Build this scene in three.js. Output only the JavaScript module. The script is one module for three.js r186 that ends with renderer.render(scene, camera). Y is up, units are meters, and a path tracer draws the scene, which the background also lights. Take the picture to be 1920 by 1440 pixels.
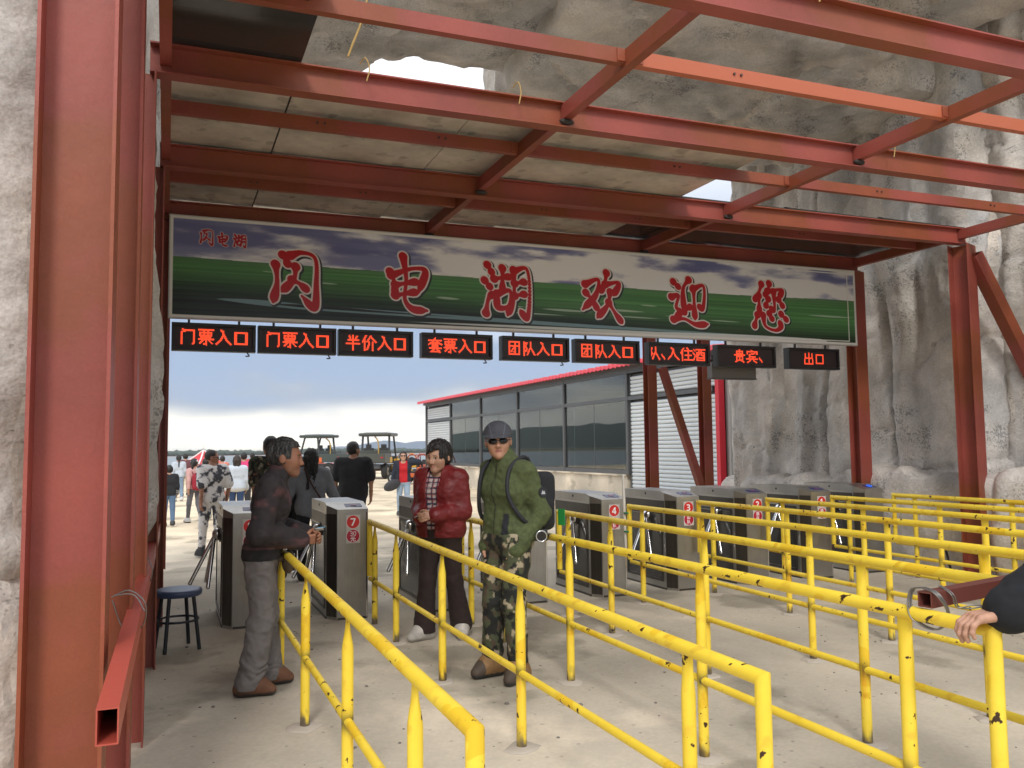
import * as THREE from 'three';
import { mergeGeometries, mergeVertices, toCreasedNormals } from 'three/addons/utils/BufferGeometryUtils.js';
import { RoundedBoxGeometry } from 'three/addons/geometries/RoundedBoxGeometry.js';

// ---------- camera, sky, sun, exposure ----------
const scene = new THREE.Scene();
const renderer = new THREE.WebGLRenderer({ antialias: true });
renderer.toneMapping = THREE.LinearToneMapping;
renderer.toneMappingExposure = 1.58;
renderer.shadowMap.enabled = true;
const camera = new THREE.PerspectiveCamera(48.455, 4 / 3, 0.1, 6000);
camera.position.set(0, 1.5, 0);
{
  const m = new THREE.Matrix4();   // columns: camera right, up, backward in world axes
  m.makeBasis(new THREE.Vector3(0.92721, -0.01117, 0.37439), new THREE.Vector3(-0.01738, 0.9972, 0.0728), new THREE.Vector3(-0.37415, -0.07401, 0.92441));
  camera.quaternion.setFromRotationMatrix(m);
}

// seeded random and noise
function rng(seed) { let s = seed >>> 0; return () => { s = (s + 0x6d2b79f5) | 0; let t = Math.imul(s ^ (s >>> 15), 1 | s); t = (t + Math.imul(t ^ (t >>> 7), 61 | t)) ^ t; return ((t ^ (t >>> 14)) >>> 0) / 4294967296; }; }
function hash3(x, y, z) { let h = Math.imul(x, 374761393) ^ Math.imul(y, 668265263) ^ Math.imul(z, 2147483647 - 1274126177); h = Math.imul(h ^ (h >>> 13), 1274126177); return ((h ^ (h >>> 16)) >>> 0) / 4294967296; }
function vnoise(x, y, z) {   // value noise, -1..1
  const xi = Math.floor(x), yi = Math.floor(y), zi = Math.floor(z);
  let u = x - xi, v = y - yi, w = z - zi; u = u * u * (3 - 2 * u); v = v * v * (3 - 2 * v); w = w * w * (3 - 2 * w);
  const a = hash3(xi, yi, zi), b = hash3(xi + 1, yi, zi), c = hash3(xi, yi + 1, zi), d = hash3(xi + 1, yi + 1, zi);
  const e = hash3(xi, yi, zi + 1), f = hash3(xi + 1, yi, zi + 1), g = hash3(xi, yi + 1, zi + 1), h = hash3(xi + 1, yi + 1, zi + 1);
  const p = a + (b - a) * u, q = c + (d - c) * u, r = e + (f - e) * u, s = g + (h - g) * u;
  const m = p + (q - p) * v, n = r + (s - r) * v;
  return (m + (n - m) * w) * 2 - 1;
}
function fbm(x, y, z, o = 4) { let s = 0, a = 0.5, f = 1; for (let i = 0; i < o; i++) { s += a * vnoise(x * f + i * 17.3, y * f - i * 9.1, z * f + i * 5.7); a *= 0.5; f *= 2.03; } return s; }
const clamp = (x, a = 0, b = 1) => Math.max(a, Math.min(b, x));
const lerp = (a, b, t) => a + (b - a) * t;
const smooth = (a, b, x) => { const t = clamp((x - a) / (b - a)); return t * t * (3 - 2 * t); };
const V = (x, y, z) => new THREE.Vector3(x, y, z);

// the sky: broken blue-grey cloud deck, pale clear strip low over the horizon
{
  const W = 1536, Hh = 768, data = new Float32Array(W * Hh * 4);
  for (let j = 0; j < Hh; j++) for (let i = 0; i < W; i++) {
    const el = (j / Hh - 0.5) * Math.PI, az = (i / W) * 2 * Math.PI;
    const cx = Math.cos(el) * Math.cos(az), cz = Math.cos(el) * Math.sin(az), cy = Math.sin(el);
    const h = Math.max(cy, 0.02), s = 1 / (h + 0.16);
    const px = cx * s, pz = cz * s;
    let c = fbm(px * 1.35 + 3.7, 2.2, pz * 1.35 - 1.3, 6) * 1.25 + fbm(px * 0.5 - 8, 7.2, pz * 0.5 + 4, 3) * 0.8;
    const deck = smooth(0.03, 0.085, cy + c * 0.035);              // where the cloud deck begins above the pale strip
    const thick = smooth(-0.9, 0.05, c);
    // pale strip
    let r = 0.95, g = 0.9, b = 0.77;
    const cum = smooth(0.05, 0.5, fbm(cx * 9 + 1, cy * 22, cz * 9, 5) + 0.1);
    r *= lerp(0.9, 1.08, cum); g *= lerp(0.92, 1.07, cum); b *= lerp(0.98, 1.06, cum);
    // cloud deck: bright gaps and slate-blue undersides
    const dr = lerp(0.58, 0.17, thick), dg = lerp(0.64, 0.24, thick), db = lerp(0.74, 0.36, thick);
    const hi = smooth(0.14, 0.42, cy);                              // overhead the deck is thin and white
    r = lerp(r, lerp(dr, 1.0 + 0.25 * (0.5 - thick), hi), deck); g = lerp(g, lerp(dg, 1.02 + 0.25 * (0.5 - thick), hi), deck); b = lerp(b, lerp(db, 1.06 + 0.25 * (0.5 - thick), hi), deck);
    if (cy < 0) { const t = smooth(0, -0.15, cy); r = lerp(r, 0.3, t); g = lerp(g, 0.28, t); b = lerp(b, 0.25, t); }
    const k = (j * W + i) * 4; data[k] = r; data[k + 1] = g; data[k + 2] = b; data[k + 3] = 1;
  }
  const t = new THREE.DataTexture(data, W, Hh, THREE.RGBAFormat, THREE.FloatType);
  t.mapping = THREE.EquirectangularReflectionMapping; t.magFilter = THREE.LinearFilter; t.minFilter = THREE.LinearFilter; t.wrapS = THREE.RepeatWrapping; t.needsUpdate = true;
  scene.background = t; scene.environment = t;
}
const sun = new THREE.DirectionalLight(new THREE.Color(1, 0.95, 0.88), 1.2);
sun.position.set(-5, 19, 15); sun.target.position.set(3, 0, -6); sun.castShadow = true; sun.shadow.radius = 22;
sun.shadow.camera.left = -30; sun.shadow.camera.right = 30; sun.shadow.camera.top = 30; sun.shadow.camera.bottom = -30; sun.shadow.camera.far = 90; sun.shadow.mapSize.set(2048, 2048);
scene.add(sun); scene.add(sun.target);

// ---------- helpers ----------
const taken = {};
function numbered(name) { const n = taken[name] = (taken[name] ?? -1) + 1; return n ? name + '_' + String(n).padStart(3, '0') : name; }
function shadow(o) { o.traverse((c) => { if (c.isMesh) { c.castShadow = true; c.receiveShadow = true; } }); return o; }
function thing(name, label, category, pos = [0, 0, 0], yaw = 0, group) {
  const o = new THREE.Group(); o.name = numbered(name); o.position.set(...pos); o.rotation.y = yaw;
  o.userData = { label, category }; if (group) o.userData.group = group; scene.add(o); return o;
}
function part(parent, name, geo, mat, label) {
  const m = new THREE.Mesh(Array.isArray(geo) ? merge(geo) : geo, mat); m.name = name; m.castShadow = m.receiveShadow = true; if (label) m.userData.label = label; parent.add(m); return m;
}
function single(name, geo, mat, label, category, group) {
  const m = part(scene, numbered(name), geo, mat); m.userData = { label, category }; if (group) m.userData.group = group; return m;
}
function structure(name, geo, mat) { const m = part(scene, name, geo, mat); m.userData = { kind: 'structure', label: undefined }; delete m.userData.label; return m; }
function merge(list) {
  const any = list.some((g) => !g.index), col = list.some((g) => g.attributes.color);
  const gs = list.map((g) => { g = any && g.index ? g.toNonIndexed() : g; for (const k of Object.keys(g.attributes)) if (!['position', 'normal', 'uv', 'color'].includes(k)) g.deleteAttribute(k); if (!g.attributes.uv) g.setAttribute('uv', new THREE.BufferAttribute(new Float32Array(g.attributes.position.count * 2), 2)); if (col && !g.attributes.color) { const c = new Float32Array(g.attributes.position.count * 3).fill(1); g.setAttribute('color', new THREE.BufferAttribute(c, 3)); } return g; });
  return mergeGeometries(gs, false);
}
const std = (r, g, b, rough = 0.7, extra = {}) => new THREE.MeshStandardMaterial({ color: new THREE.Color().setRGB(r, g, b), roughness: rough, ...extra });
const vcol = (rough = 0.85, extra = {}) => new THREE.MeshStandardMaterial({ vertexColors: true, roughness: rough, ...extra });
function box(sx, sy, sz, x = 0, y = 0, z = 0, bev = 0) {
  const g = bev ? new RoundedBoxGeometry(sx, sy, sz, 1, bev) : new THREE.BoxGeometry(sx, sy, sz);
  const uv = g.attributes.uv, p = g.attributes.position, n = g.attributes.normal;   // uv in metres
  for (let i = 0; i < uv.count; i++) { const ax = Math.abs(n.getX(i)), ay = Math.abs(n.getY(i)), az = Math.abs(n.getZ(i)); if (ax > ay && ax > az) uv.setXY(i, p.getZ(i) + x, p.getY(i) + y); else if (ay > az) uv.setXY(i, p.getX(i) + x, p.getZ(i) + z); else uv.setXY(i, p.getX(i) + x, p.getY(i) + y); }
  return g.translate(x, y, z);
}
function along(g, a, b, up = V(0, 1, 0)) {   // moves a geometry made along +z from 0 to its length onto the line from a to b
  const d = b.clone().sub(a).normalize(); const x = new THREE.Vector3().crossVectors(up, d).normalize(), y = new THREE.Vector3().crossVectors(d, x);
  return g.applyMatrix4(new THREE.Matrix4().makeBasis(x, y, d).setPosition(a));
}
function profile(shape, a, b, up) { const L = a.distanceTo(b); return along(new THREE.ExtrudeGeometry(shape, { depth: L, bevelEnabled: false, steps: 1 }), a, b, up); }
function polyShape(pts) { const s = new THREE.Shape(); pts.forEach(([x, y], i) => (i ? s.lineTo(x, y) : s.moveTo(x, y))); s.closePath(); return s; }
function iShape(h, w, tf = 0.009, tw = 0.007) { const a = w / 2, b = h / 2, c = tw / 2; return polyShape([[-a, -b], [a, -b], [a, -b + tf], [c, -b + tf], [c, b - tf], [a, b - tf], [a, b], [-a, b], [-a, b - tf], [-c, b - tf], [-c, -b + tf], [-a, -b + tf]]); }
function tubeShape(w, h, t = 0.004) { const s = polyShape([[-w / 2, -h / 2], [w / 2, -h / 2], [w / 2, h / 2], [-w / 2, h / 2]]); const q = new THREE.Path(); const i = w / 2 - t, j = h / 2 - t; q.moveTo(-i, -j); q.lineTo(-i, j); q.lineTo(i, j); q.lineTo(i, -j); q.closePath(); s.holes.push(q); return s; }
function cyl(r0, r1, a, b, seg = 14) { const L = a.distanceTo(b); const g = new THREE.CylinderGeometry(r1, r0, L, seg, 1); g.rotateX(Math.PI / 2).translate(0, 0, L / 2); const uv = g.attributes.uv; for (let i = 0; i < uv.count; i++) uv.setXY(i, uv.getX(i) * 2 * Math.PI * r0, uv.getY(i) * L); return along(g, a, b, Math.abs(b.y - a.y) > 0.9 * L ? V(1, 0, 0) : V(0, 1, 0)); }
function wire(pts, r, seg = 24) { return new THREE.TubeGeometry(new THREE.CatmullRomCurve3(pts.map((p) => V(...p))), seg, r, 6); }

// textures
function dataTex(w, h, fn, srgb = true) {
  const d = new Uint8Array(w * h * 4);
  for (let j = 0; j < h; j++) for (let i = 0; i < w; i++) { const c = fn(i / w, j / h), k = (j * w + i) * 4; d[k] = clamp(c[0]) * 255; d[k + 1] = clamp(c[1]) * 255; d[k + 2] = clamp(c[2]) * 255; d[k + 3] = 255; }
  const t = new THREE.DataTexture(d, w, h); t.wrapS = t.wrapT = THREE.RepeatWrapping; t.magFilter = THREE.LinearFilter; t.minFilter = THREE.LinearMipmapLinearFilter; t.generateMipmaps = true; if (srgb) t.colorSpace = THREE.SRGBColorSpace; t.needsUpdate = true; return t;
}
// tiling fbm on a torus-like lattice: n cells per tile
function tnoise(u, v, n, seed) {
  const x = u * n, y = v * n, xi = Math.floor(x), yi = Math.floor(y); let a = x - xi, b = y - yi; a = a * a * (3 - 2 * a); b = b * b * (3 - 2 * b);
  const w = (k) => ((k % n) + n) % n, q = (i, j) => hash3(w(i), w(j), seed);
  return lerp(lerp(q(xi, yi), q(xi + 1, yi), a), lerp(q(xi, yi + 1), q(xi + 1, yi + 1), a), b) * 2 - 1;
}
function tfbm(u, v, n, o, seed) { let s = 0, a = 0.5; for (let i = 0; i < o; i++) { s += a * tnoise(u, v, n, seed + i * 31); n *= 2; a *= 0.55; } return s; }
function repeat(t, x, y) { t.repeat.set(x, y); return t; }

// meshing of a distance field (surface nets), skipping blocks far from the surface
function meshField(f, lo, hi, cell, color) {
  const nx = Math.ceil((hi[0] - lo[0]) / cell) + 1, ny = Math.ceil((hi[1] - lo[1]) / cell) + 1, nz = Math.ceil((hi[2] - lo[2]) / cell) + 1;
  const D = new Float32Array(nx * ny * nz).fill(1e3), at = (i, j, k) => (k * ny + j) * nx + i, B = 6, far = B * cell * 0.9 + cell * 1.5;
  for (let bk = 0; bk < nz; bk += B) for (let bj = 0; bj < ny; bj += B) for (let bi = 0; bi < nx; bi += B) {
    const c = f(lo[0] + (bi + B / 2) * cell, lo[1] + (bj + B / 2) * cell, lo[2] + (bk + B / 2) * cell);
    const skip = Math.abs(c) > far;
    for (let k = bk; k < Math.min(bk + B, nz); k++) for (let j = bj; j < Math.min(bj + B, ny); j++) for (let i = bi; i < Math.min(bi + B, nx); i++)
      D[at(i, j, k)] = skip ? c : f(lo[0] + i * cell, lo[1] + j * cell, lo[2] + k * cell);
  }
  const idx = new Int32Array(nx * ny * nz).fill(-1), P = [];
  for (let k = 0; k < nz - 1; k++) for (let j = 0; j < ny - 1; j++) for (let i = 0; i < nx - 1; i++) {
    let x = 0, y = 0, z = 0, n = 0; const a0 = at(i, j, k), v = [D[a0], D[a0 + 1], D[a0 + nx], D[a0 + nx + 1], D[a0 + nx * ny], D[a0 + nx * ny + 1], D[a0 + nx * ny + nx], D[a0 + nx * ny + nx + 1]];
    let neg = 0; for (let q = 0; q < 8; q++) if (v[q] < 0) neg++; if (!neg || neg === 8) continue;
    for (let q = 0; q < 8; q++) for (let bit = 1; bit < 8; bit <<= 1) { const r = q | bit; if (r === q || (v[q] < 0) === (v[r] < 0)) continue; const t = v[q] / (v[q] - v[r]); x += (q & 1) + (bit === 1 ? t : 0); y += ((q >> 1) & 1) + (bit === 2 ? t : 0); z += ((q >> 2) & 1) + (bit === 4 ? t : 0); n++; }
    idx[a0] = P.length / 3; P.push(lo[0] + (i + x / n) * cell, lo[1] + (j + y / n) * cell, lo[2] + (k + z / n) * cell);
  }
  const I = [];
  for (let k = 1; k < nz - 1; k++) for (let j = 1; j < ny - 1; j++) for (let i = 1; i < nx - 1; i++) {
    const o = at(i, j, k), s = D[o] < 0;
    for (let ax = 0; ax < 3; ax++) {
      const st = [1, nx, nx * ny][ax]; if (s === (D[o + st] < 0)) continue;
      const u = [nx, nx * ny, 1][ax], w = [nx * ny, 1, nx][ax], a = idx[o], b = idx[o - u], c = idx[o - u - w], d = idx[o - w];
      if (a < 0 || b < 0 || c < 0 || d < 0) continue;
      if (s) I.push(a, b, c, a, c, d); else I.push(a, c, b, a, d, c);
    }
  }
  const n = P.length / 3, N = new Float32Array(n * 3), C = new Float32Array(n * 3), e = cell * 0.6;
  for (let i = 0; i < n; i++) {
    const x = P[3 * i], y = P[3 * i + 1], z = P[3 * i + 2];
    let a = f(x + e, y, z) - f(x - e, y, z), b = f(x, y + e, z) - f(x, y - e, z), c = f(x, y, z + e) - f(x, y, z - e); const l = Math.hypot(a, b, c) || 1;
    N[3 * i] = a / l; N[3 * i + 1] = b / l; N[3 * i + 2] = c / l;
    const q = color(x, y, z, [a / l, b / l, c / l]); C[3 * i] = q[0]; C[3 * i + 1] = q[1]; C[3 * i + 2] = q[2];
  }
  const g = new THREE.BufferGeometry(); g.setAttribute('position', new THREE.BufferAttribute(new Float32Array(P), 3)); g.setAttribute('normal', new THREE.BufferAttribute(N, 3)); g.setAttribute('color', new THREE.BufferAttribute(C, 3)); g.setIndex(I); return g;
}
const smin = (a, b, k) => { const h = Math.max(k - Math.abs(a - b), 0) / k; return Math.min(a, b) - h * h * k * 0.25; };
function capD(x, y, z, s) {   // distance to a tapered capsule s = [ax,ay,az,bx,by,bz,ra,rb]
  const px = x - s[0], py = y - s[1], pz = z - s[2], bx = s[3] - s[0], by = s[4] - s[1], bz = s[5] - s[2];
  const t = clamp((px * bx + py * by + pz * bz) / (bx * bx + by * by + bz * bz + 1e-9));
  return Math.hypot(px - bx * t, py - by * t, pz - bz * t) - (s[6] + (s[7] - s[6]) * t);
}
// ---------- the setting: ground, lake, far shore, hills ----------
const concreteTex = dataTex(1024, 1024, (u, v) => {
  const n = tfbm(u, v, 4, 7, 11), f = tnoise(u, v, 256, 5) * 0.5 + tnoise(u, v, 512, 6) * 0.5, st = smooth(0.1, 0.42, tfbm(u, v, 7, 5, 91)), lt = smooth(0.12, 0.4, tfbm(u, v, 5, 6, 47));
  let k = 0.75 + n * 0.13 + f * 0.03 - st * 0.13 + lt * 0.07;
  const pit = hash3(Math.floor(u * 300), Math.floor(v * 300), 77) > 0.9965 ? 0.12 : 0; k -= pit;
  return [k * 1.025 + lt * 0.01, k * 0.975 + lt * 0.004, k * 0.888 - st * 0.008];
});
const concreteBump = dataTex(512, 512, (u, v) => { const k = 0.5 + tfbm(u, v, 8, 7, 21) * 0.5; return [k, k, k]; }, false);
{
  const W = 140, L = 110, nx = 140, nz = 110, g = new THREE.PlaneGeometry(W, L, nx, nz).rotateX(-Math.PI / 2).translate(10, 0, -30);
  const p = g.attributes.position, uv = g.attributes.uv, c = new Float32Array(p.count * 3);
  for (let i = 0; i < p.count; i++) { const x = p.getX(i), z = p.getZ(i); p.setY(i, -0.22 * smooth(-9, -18, z) - 2.1 * smooth(-70, -84, z)); uv.setXY(i, x / 5.3 + 0.37 * Math.sin(z / 23), z / 5.3); const n = 0.93 + 0.24 * fbm(x / 3.1, 3, z / 2.3, 4), w = smooth(-9, -22, z + 3 * fbm(x / 4, 1, z / 4, 3)); c[3 * i] = n * lerp(1, 1.16, w); c[3 * i + 1] = n * lerp(1, 1.08, w); c[3 * i + 2] = n * lerp(1, 0.95, w); }   // beyond the gate the concrete gives way to pale sand
  g.setAttribute('color', new THREE.BufferAttribute(c, 3));
  g.computeVertexNormals(); structure('plaza', g, new THREE.MeshStandardMaterial({ map: concreteTex, vertexColors: true, roughness: 0.9, bumpMap: concreteBump, bumpScale: 0.006 }));
  const gr = new THREE.PlaneGeometry(5000, 5000).rotateX(-Math.PI / 2).translate(0, -2.2, 0);
  structure('ground', gr, std(0.17, 0.17, 0.085, 1));
  const lake = new THREE.PlaneGeometry(1500, 560).rotateX(-Math.PI / 2).translate(250, -2.15, -365);
  structure('lake', lake, std(0.16, 0.19, 0.2, 0.35));
  const shore = new THREE.PlaneGeometry(1500, 60).rotateX(-Math.PI / 2).translate(250, -2.1, -640);
  structure('far_shore', shore, std(0.32, 0.24, 0.2, 1));
}
// hills: the low blue ridge beyond the lake, and the high green range left of the view that the pavilion's glass mirrors
function ridge(name, ax, az, bx, bz, h, depth, seed, color, rough = 1) {
  const n = 120, m = 10, P = [], I = [], ux = bx - ax, uz = bz - az, L = Math.hypot(ux, uz), nxn = -uz / L, nzn = ux / L;
  for (let i = 0; i <= n; i++) for (let j = 0; j <= m; j++) {
    const t = i / n, s = j / m, e = Math.sin(Math.PI * t) ** 0.5; const hh = h * e * (0.45 + 0.9 * Math.abs(fbm(t * 6 + seed, seed, 0.5, 5)) + 0.35 * fbm(t * 2.1, seed + 4, 0, 2));
    const prof = Math.sin(Math.PI * s) * (1 + 0.15 * fbm(t * 30, s * 5, seed, 3));
    P.push(ax + ux * t + nxn * (s - 0.5) * depth, Math.max(-1, hh * prof), az + uz * t + nzn * (s - 0.5) * depth);
  }
  for (let i = 0; i < n; i++) for (let j = 0; j < m; j++) { const a = i * (m + 1) + j; I.push(a, a + 1, a + m + 1, a + 1, a + m + 2, a + m + 1); }
  const g = new THREE.BufferGeometry(); g.setAttribute('position', new THREE.Float32BufferAttribute(P, 3)); g.setIndex(I); g.computeVertexNormals(); structure(name, g, std(...color, rough));
}
ridge('hill_ridge', 250, -1500, 900, -1350, 27, 300, 3.3, [0.10, 0.14, 0.2]);
ridge('mountain_range', -1700, -300, -420, -1500, 115, 500, 8.1, [0.035, 0.06, 0.045]);
{   // far-shore wood: a long low mass, uncountable from here
  const r = rng(5), gs = [];
  for (let i = 0; i < 420; i++) { const x = -240 + i * 2.2 + r() * 1.5, h = 2.2 + 3.5 * Math.abs(fbm(i / 22, 1, 1, 3)) + r() * 0.9; const g = new THREE.IcosahedronGeometry(1, 1); const p = g.attributes.position; for (let k = 0; k < p.count; k++) { const s = 1 + 0.35 * vnoise(p.getX(k) * 2 + i, p.getY(k) * 2, p.getZ(k) * 2); p.setXYZ(k, p.getX(k) * s, p.getY(k) * s, p.getZ(k) * s); } g.scale(2.6 + r() * 2, h * 0.55, 3).translate(x, h * 0.42 - 1.9, -668 + r() * 14); gs.push(g); }
  const m = part(scene, 'far_wood', merge(gs), std(0.06, 0.085, 0.07, 1)); m.userData = { kind: 'stuff', label: 'dark line of trees along the far shore of the lake', category: 'trees' };
}

// ---------- artificial rock gateway ----------
const rockTex = dataTex(1024, 1024, (u, v) => {
  const n = tfbm(u, v, 5, 7, 3) * 1.15, f = tnoise(u, v, 128, 8) * 0.5 + tnoise(u, v, 256, 9) * 0.6, sp = smooth(0.45, 0.8, tnoise(u, v, 150, 19) * 0.6 + tfbm(u, v, 6, 3, 23));
  const w = tfbm(u, v, 5, 4, 61) * 0.12, c1 = Math.abs(tfbm(u + w, v, 3, 4, 71)), crack = 1 - smooth(0.0, 0.011, c1) * 1;
  const k = 0.80 + n * 0.12 + f * 0.06 - sp * 0.17, warm = tfbm(u, v, 2, 4, 31);
  return [k * (1.0 + warm * 0.03), k * 0.97, k * (0.935 - warm * 0.04)];
});
const rockBump = dataTex(1024, 1024, (u, v) => { const n = tfbm(u, v, 6, 7, 3), w = tfbm(u, v, 5, 4, 61) * 0.12, c1 = Math.abs(tfbm(u + w, v, 3, 4, 71)); const k = 0.55 + n * 0.42; return [k, k, k]; }, false);
const rockMat = new THREE.MeshStandardMaterial({ map: rockTex, bumpMap: rockBump, bumpScale: 0.055, roughness: 0.95, vertexColors: true });
function slabGeo(c, s, o = {}) {
  const cell = o.cell ?? 0.06, seg = s.map((q) => Math.max(2, Math.round(q / cell))), g0 = new THREE.BoxGeometry(s[0], s[1], s[2], ...seg), r = o.round ?? 0.07, amp = o.amp ?? 0.13, seed = o.seed ?? 1, flute = o.flute ?? 0.05;
  g0.deleteAttribute('uv'); g0.deleteAttribute('normal');
  const p = g0.attributes.position, e = new THREE.Euler(...(o.rot ?? [0, 0, 0])), q = new THREE.Quaternion().setFromEuler(e), v = V(0, 0, 0), d = V(0, 0, 0);
  for (let i = 0; i < p.count; i++) {
    v.fromBufferAttribute(p, i); const ix = clamp(v.x, -s[0] / 2 + r, s[0] / 2 - r), iy = clamp(v.y, -s[1] / 2 + r, s[1] / 2 - r), iz = clamp(v.z, -s[2] / 2 + r, s[2] / 2 - r);
    d.set(v.x - ix, v.y - iy, v.z - iz); const l = d.length(); if (l > 1e-6) d.divideScalar(l); v.set(ix, iy, iz).addScaledVector(d, Math.min(l, r));
    // taper and waver so that slabs end unevenly
    const ty = v.y / s[1]; v.x += (o.bend ?? 0.12) * fbm(seed, ty * 2.1, 4.4, 3); v.z += (o.bend ?? 0.12) * fbm(seed + 9, ty * 2.3, 1.4, 3);
    v.applyQuaternion(q); d.applyQuaternion(q); v.add(c);
    const big = fbm(v.x * 0.9 + seed * 3.1, v.y * 0.55, v.z * 0.9, 3) * amp * 1.7, rid = (0.5 - Math.abs(fbm(v.x * 1.9 + seed, v.y * 0.7, v.z * 1.9 + seed, 4))) * amp, ph = (v.z + v.x * 0.8) * 0.85 + seed * 0.37 + 0.55 * fbm(seed, v.y * 0.45, v.z * 0.5, 3), sw = ph - Math.floor(ph), ledge = (v.y * 0.8 + 0.6 * fbm(v.x, v.y * 0.3, v.z, 2) + seed) , lf = ledge - Math.floor(ledge), fl = (flute * 1.6) * (sw < 0.92 ? sw / 0.92 : (1 - sw) / 0.08) - flute * 0.5 * (1 - smooth(0, 0.06, lf)) + 0.03 * (Math.floor(fbm(v.x * 2.2, v.y * 1.1, v.z * 2.2 + seed, 3) * 6) / 3), fine = (0.25 - Math.abs(fbm(v.x * 2.6 + seed, v.y * 1.2, v.z * 2.6, 4))) * 0.085 + fbm(v.x * 11, v.y * 9, v.z * 11, 2) * 0.018;
    const pc = (v.z + v.x * 0.8) * 0.62 + seed * 1.3 + 0.22 * fbm(seed, v.y * 1.1, 0.3, 4), gd = Math.abs(pc - Math.floor(pc) - 0.5) / 0.62, groove = (o.crack ?? 0) * Math.exp(-((gd / 0.035) ** 2));
    v.addScaledVector(d, big + rid + fl + fine - groove); p.setXYZ(i, v.x, v.y, v.z);
  }
  const m = mergeVertices(g0, 1e-4); m.computeVertexNormals(); const g = m.toNonIndexed(), pp = g.attributes.position, n = pp.count, uv = new Float32Array(n * 2), col = new Float32Array(n * 3), A = V(0, 0, 0), B = V(0, 0, 0), C = V(0, 0, 0), tint = o.tint ?? [1, 1, 1];
  for (let i = 0; i < n; i += 3) {
    A.fromBufferAttribute(pp, i); B.fromBufferAttribute(pp, i + 1); C.fromBufferAttribute(pp, i + 2); const nn = B.clone().sub(A).cross(C.clone().sub(A)), ax = Math.abs(nn.x), ay = Math.abs(nn.y), az = Math.abs(nn.z);
    [A, B, C].forEach((t, k) => { const j = i + k; if (ax >= ay && ax >= az) { uv[2 * j] = t.z / 1.9; uv[2 * j + 1] = t.y / 1.9; } else if (ay >= az) { uv[2 * j] = t.x / 1.9; uv[2 * j + 1] = t.z / 1.9 + 0.3; } else { uv[2 * j] = t.x / 1.9 + 0.5; uv[2 * j + 1] = t.y / 1.9; }
      const st = smooth(0.05, 0.3, fbm(t.x * 1.6 + seed, t.y * 0.5, t.z * 1.6, 5)), w = 0.95 + 0.2 * fbm(t.x * 0.8, t.y * 0.8 + seed, t.z * 0.8, 3) - 0.2 * st, brown = smooth(0.15, 0.45, fbm(t.x * 0.9 - 7, t.y * 0.35, t.z * 0.9 + seed, 4));
      col[3 * j] = w * tint[0] * lerp(1, 1.0, brown); col[3 * j + 1] = w * tint[1] * lerp(1, 0.965, brown); col[3 * j + 2] = w * tint[2] * lerp(1, 0.91, brown); });
  }
  g.setAttribute('uv', new THREE.BufferAttribute(uv, 2)); g.setAttribute('color', new THREE.BufferAttribute(col, 3)); return g;
}
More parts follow.
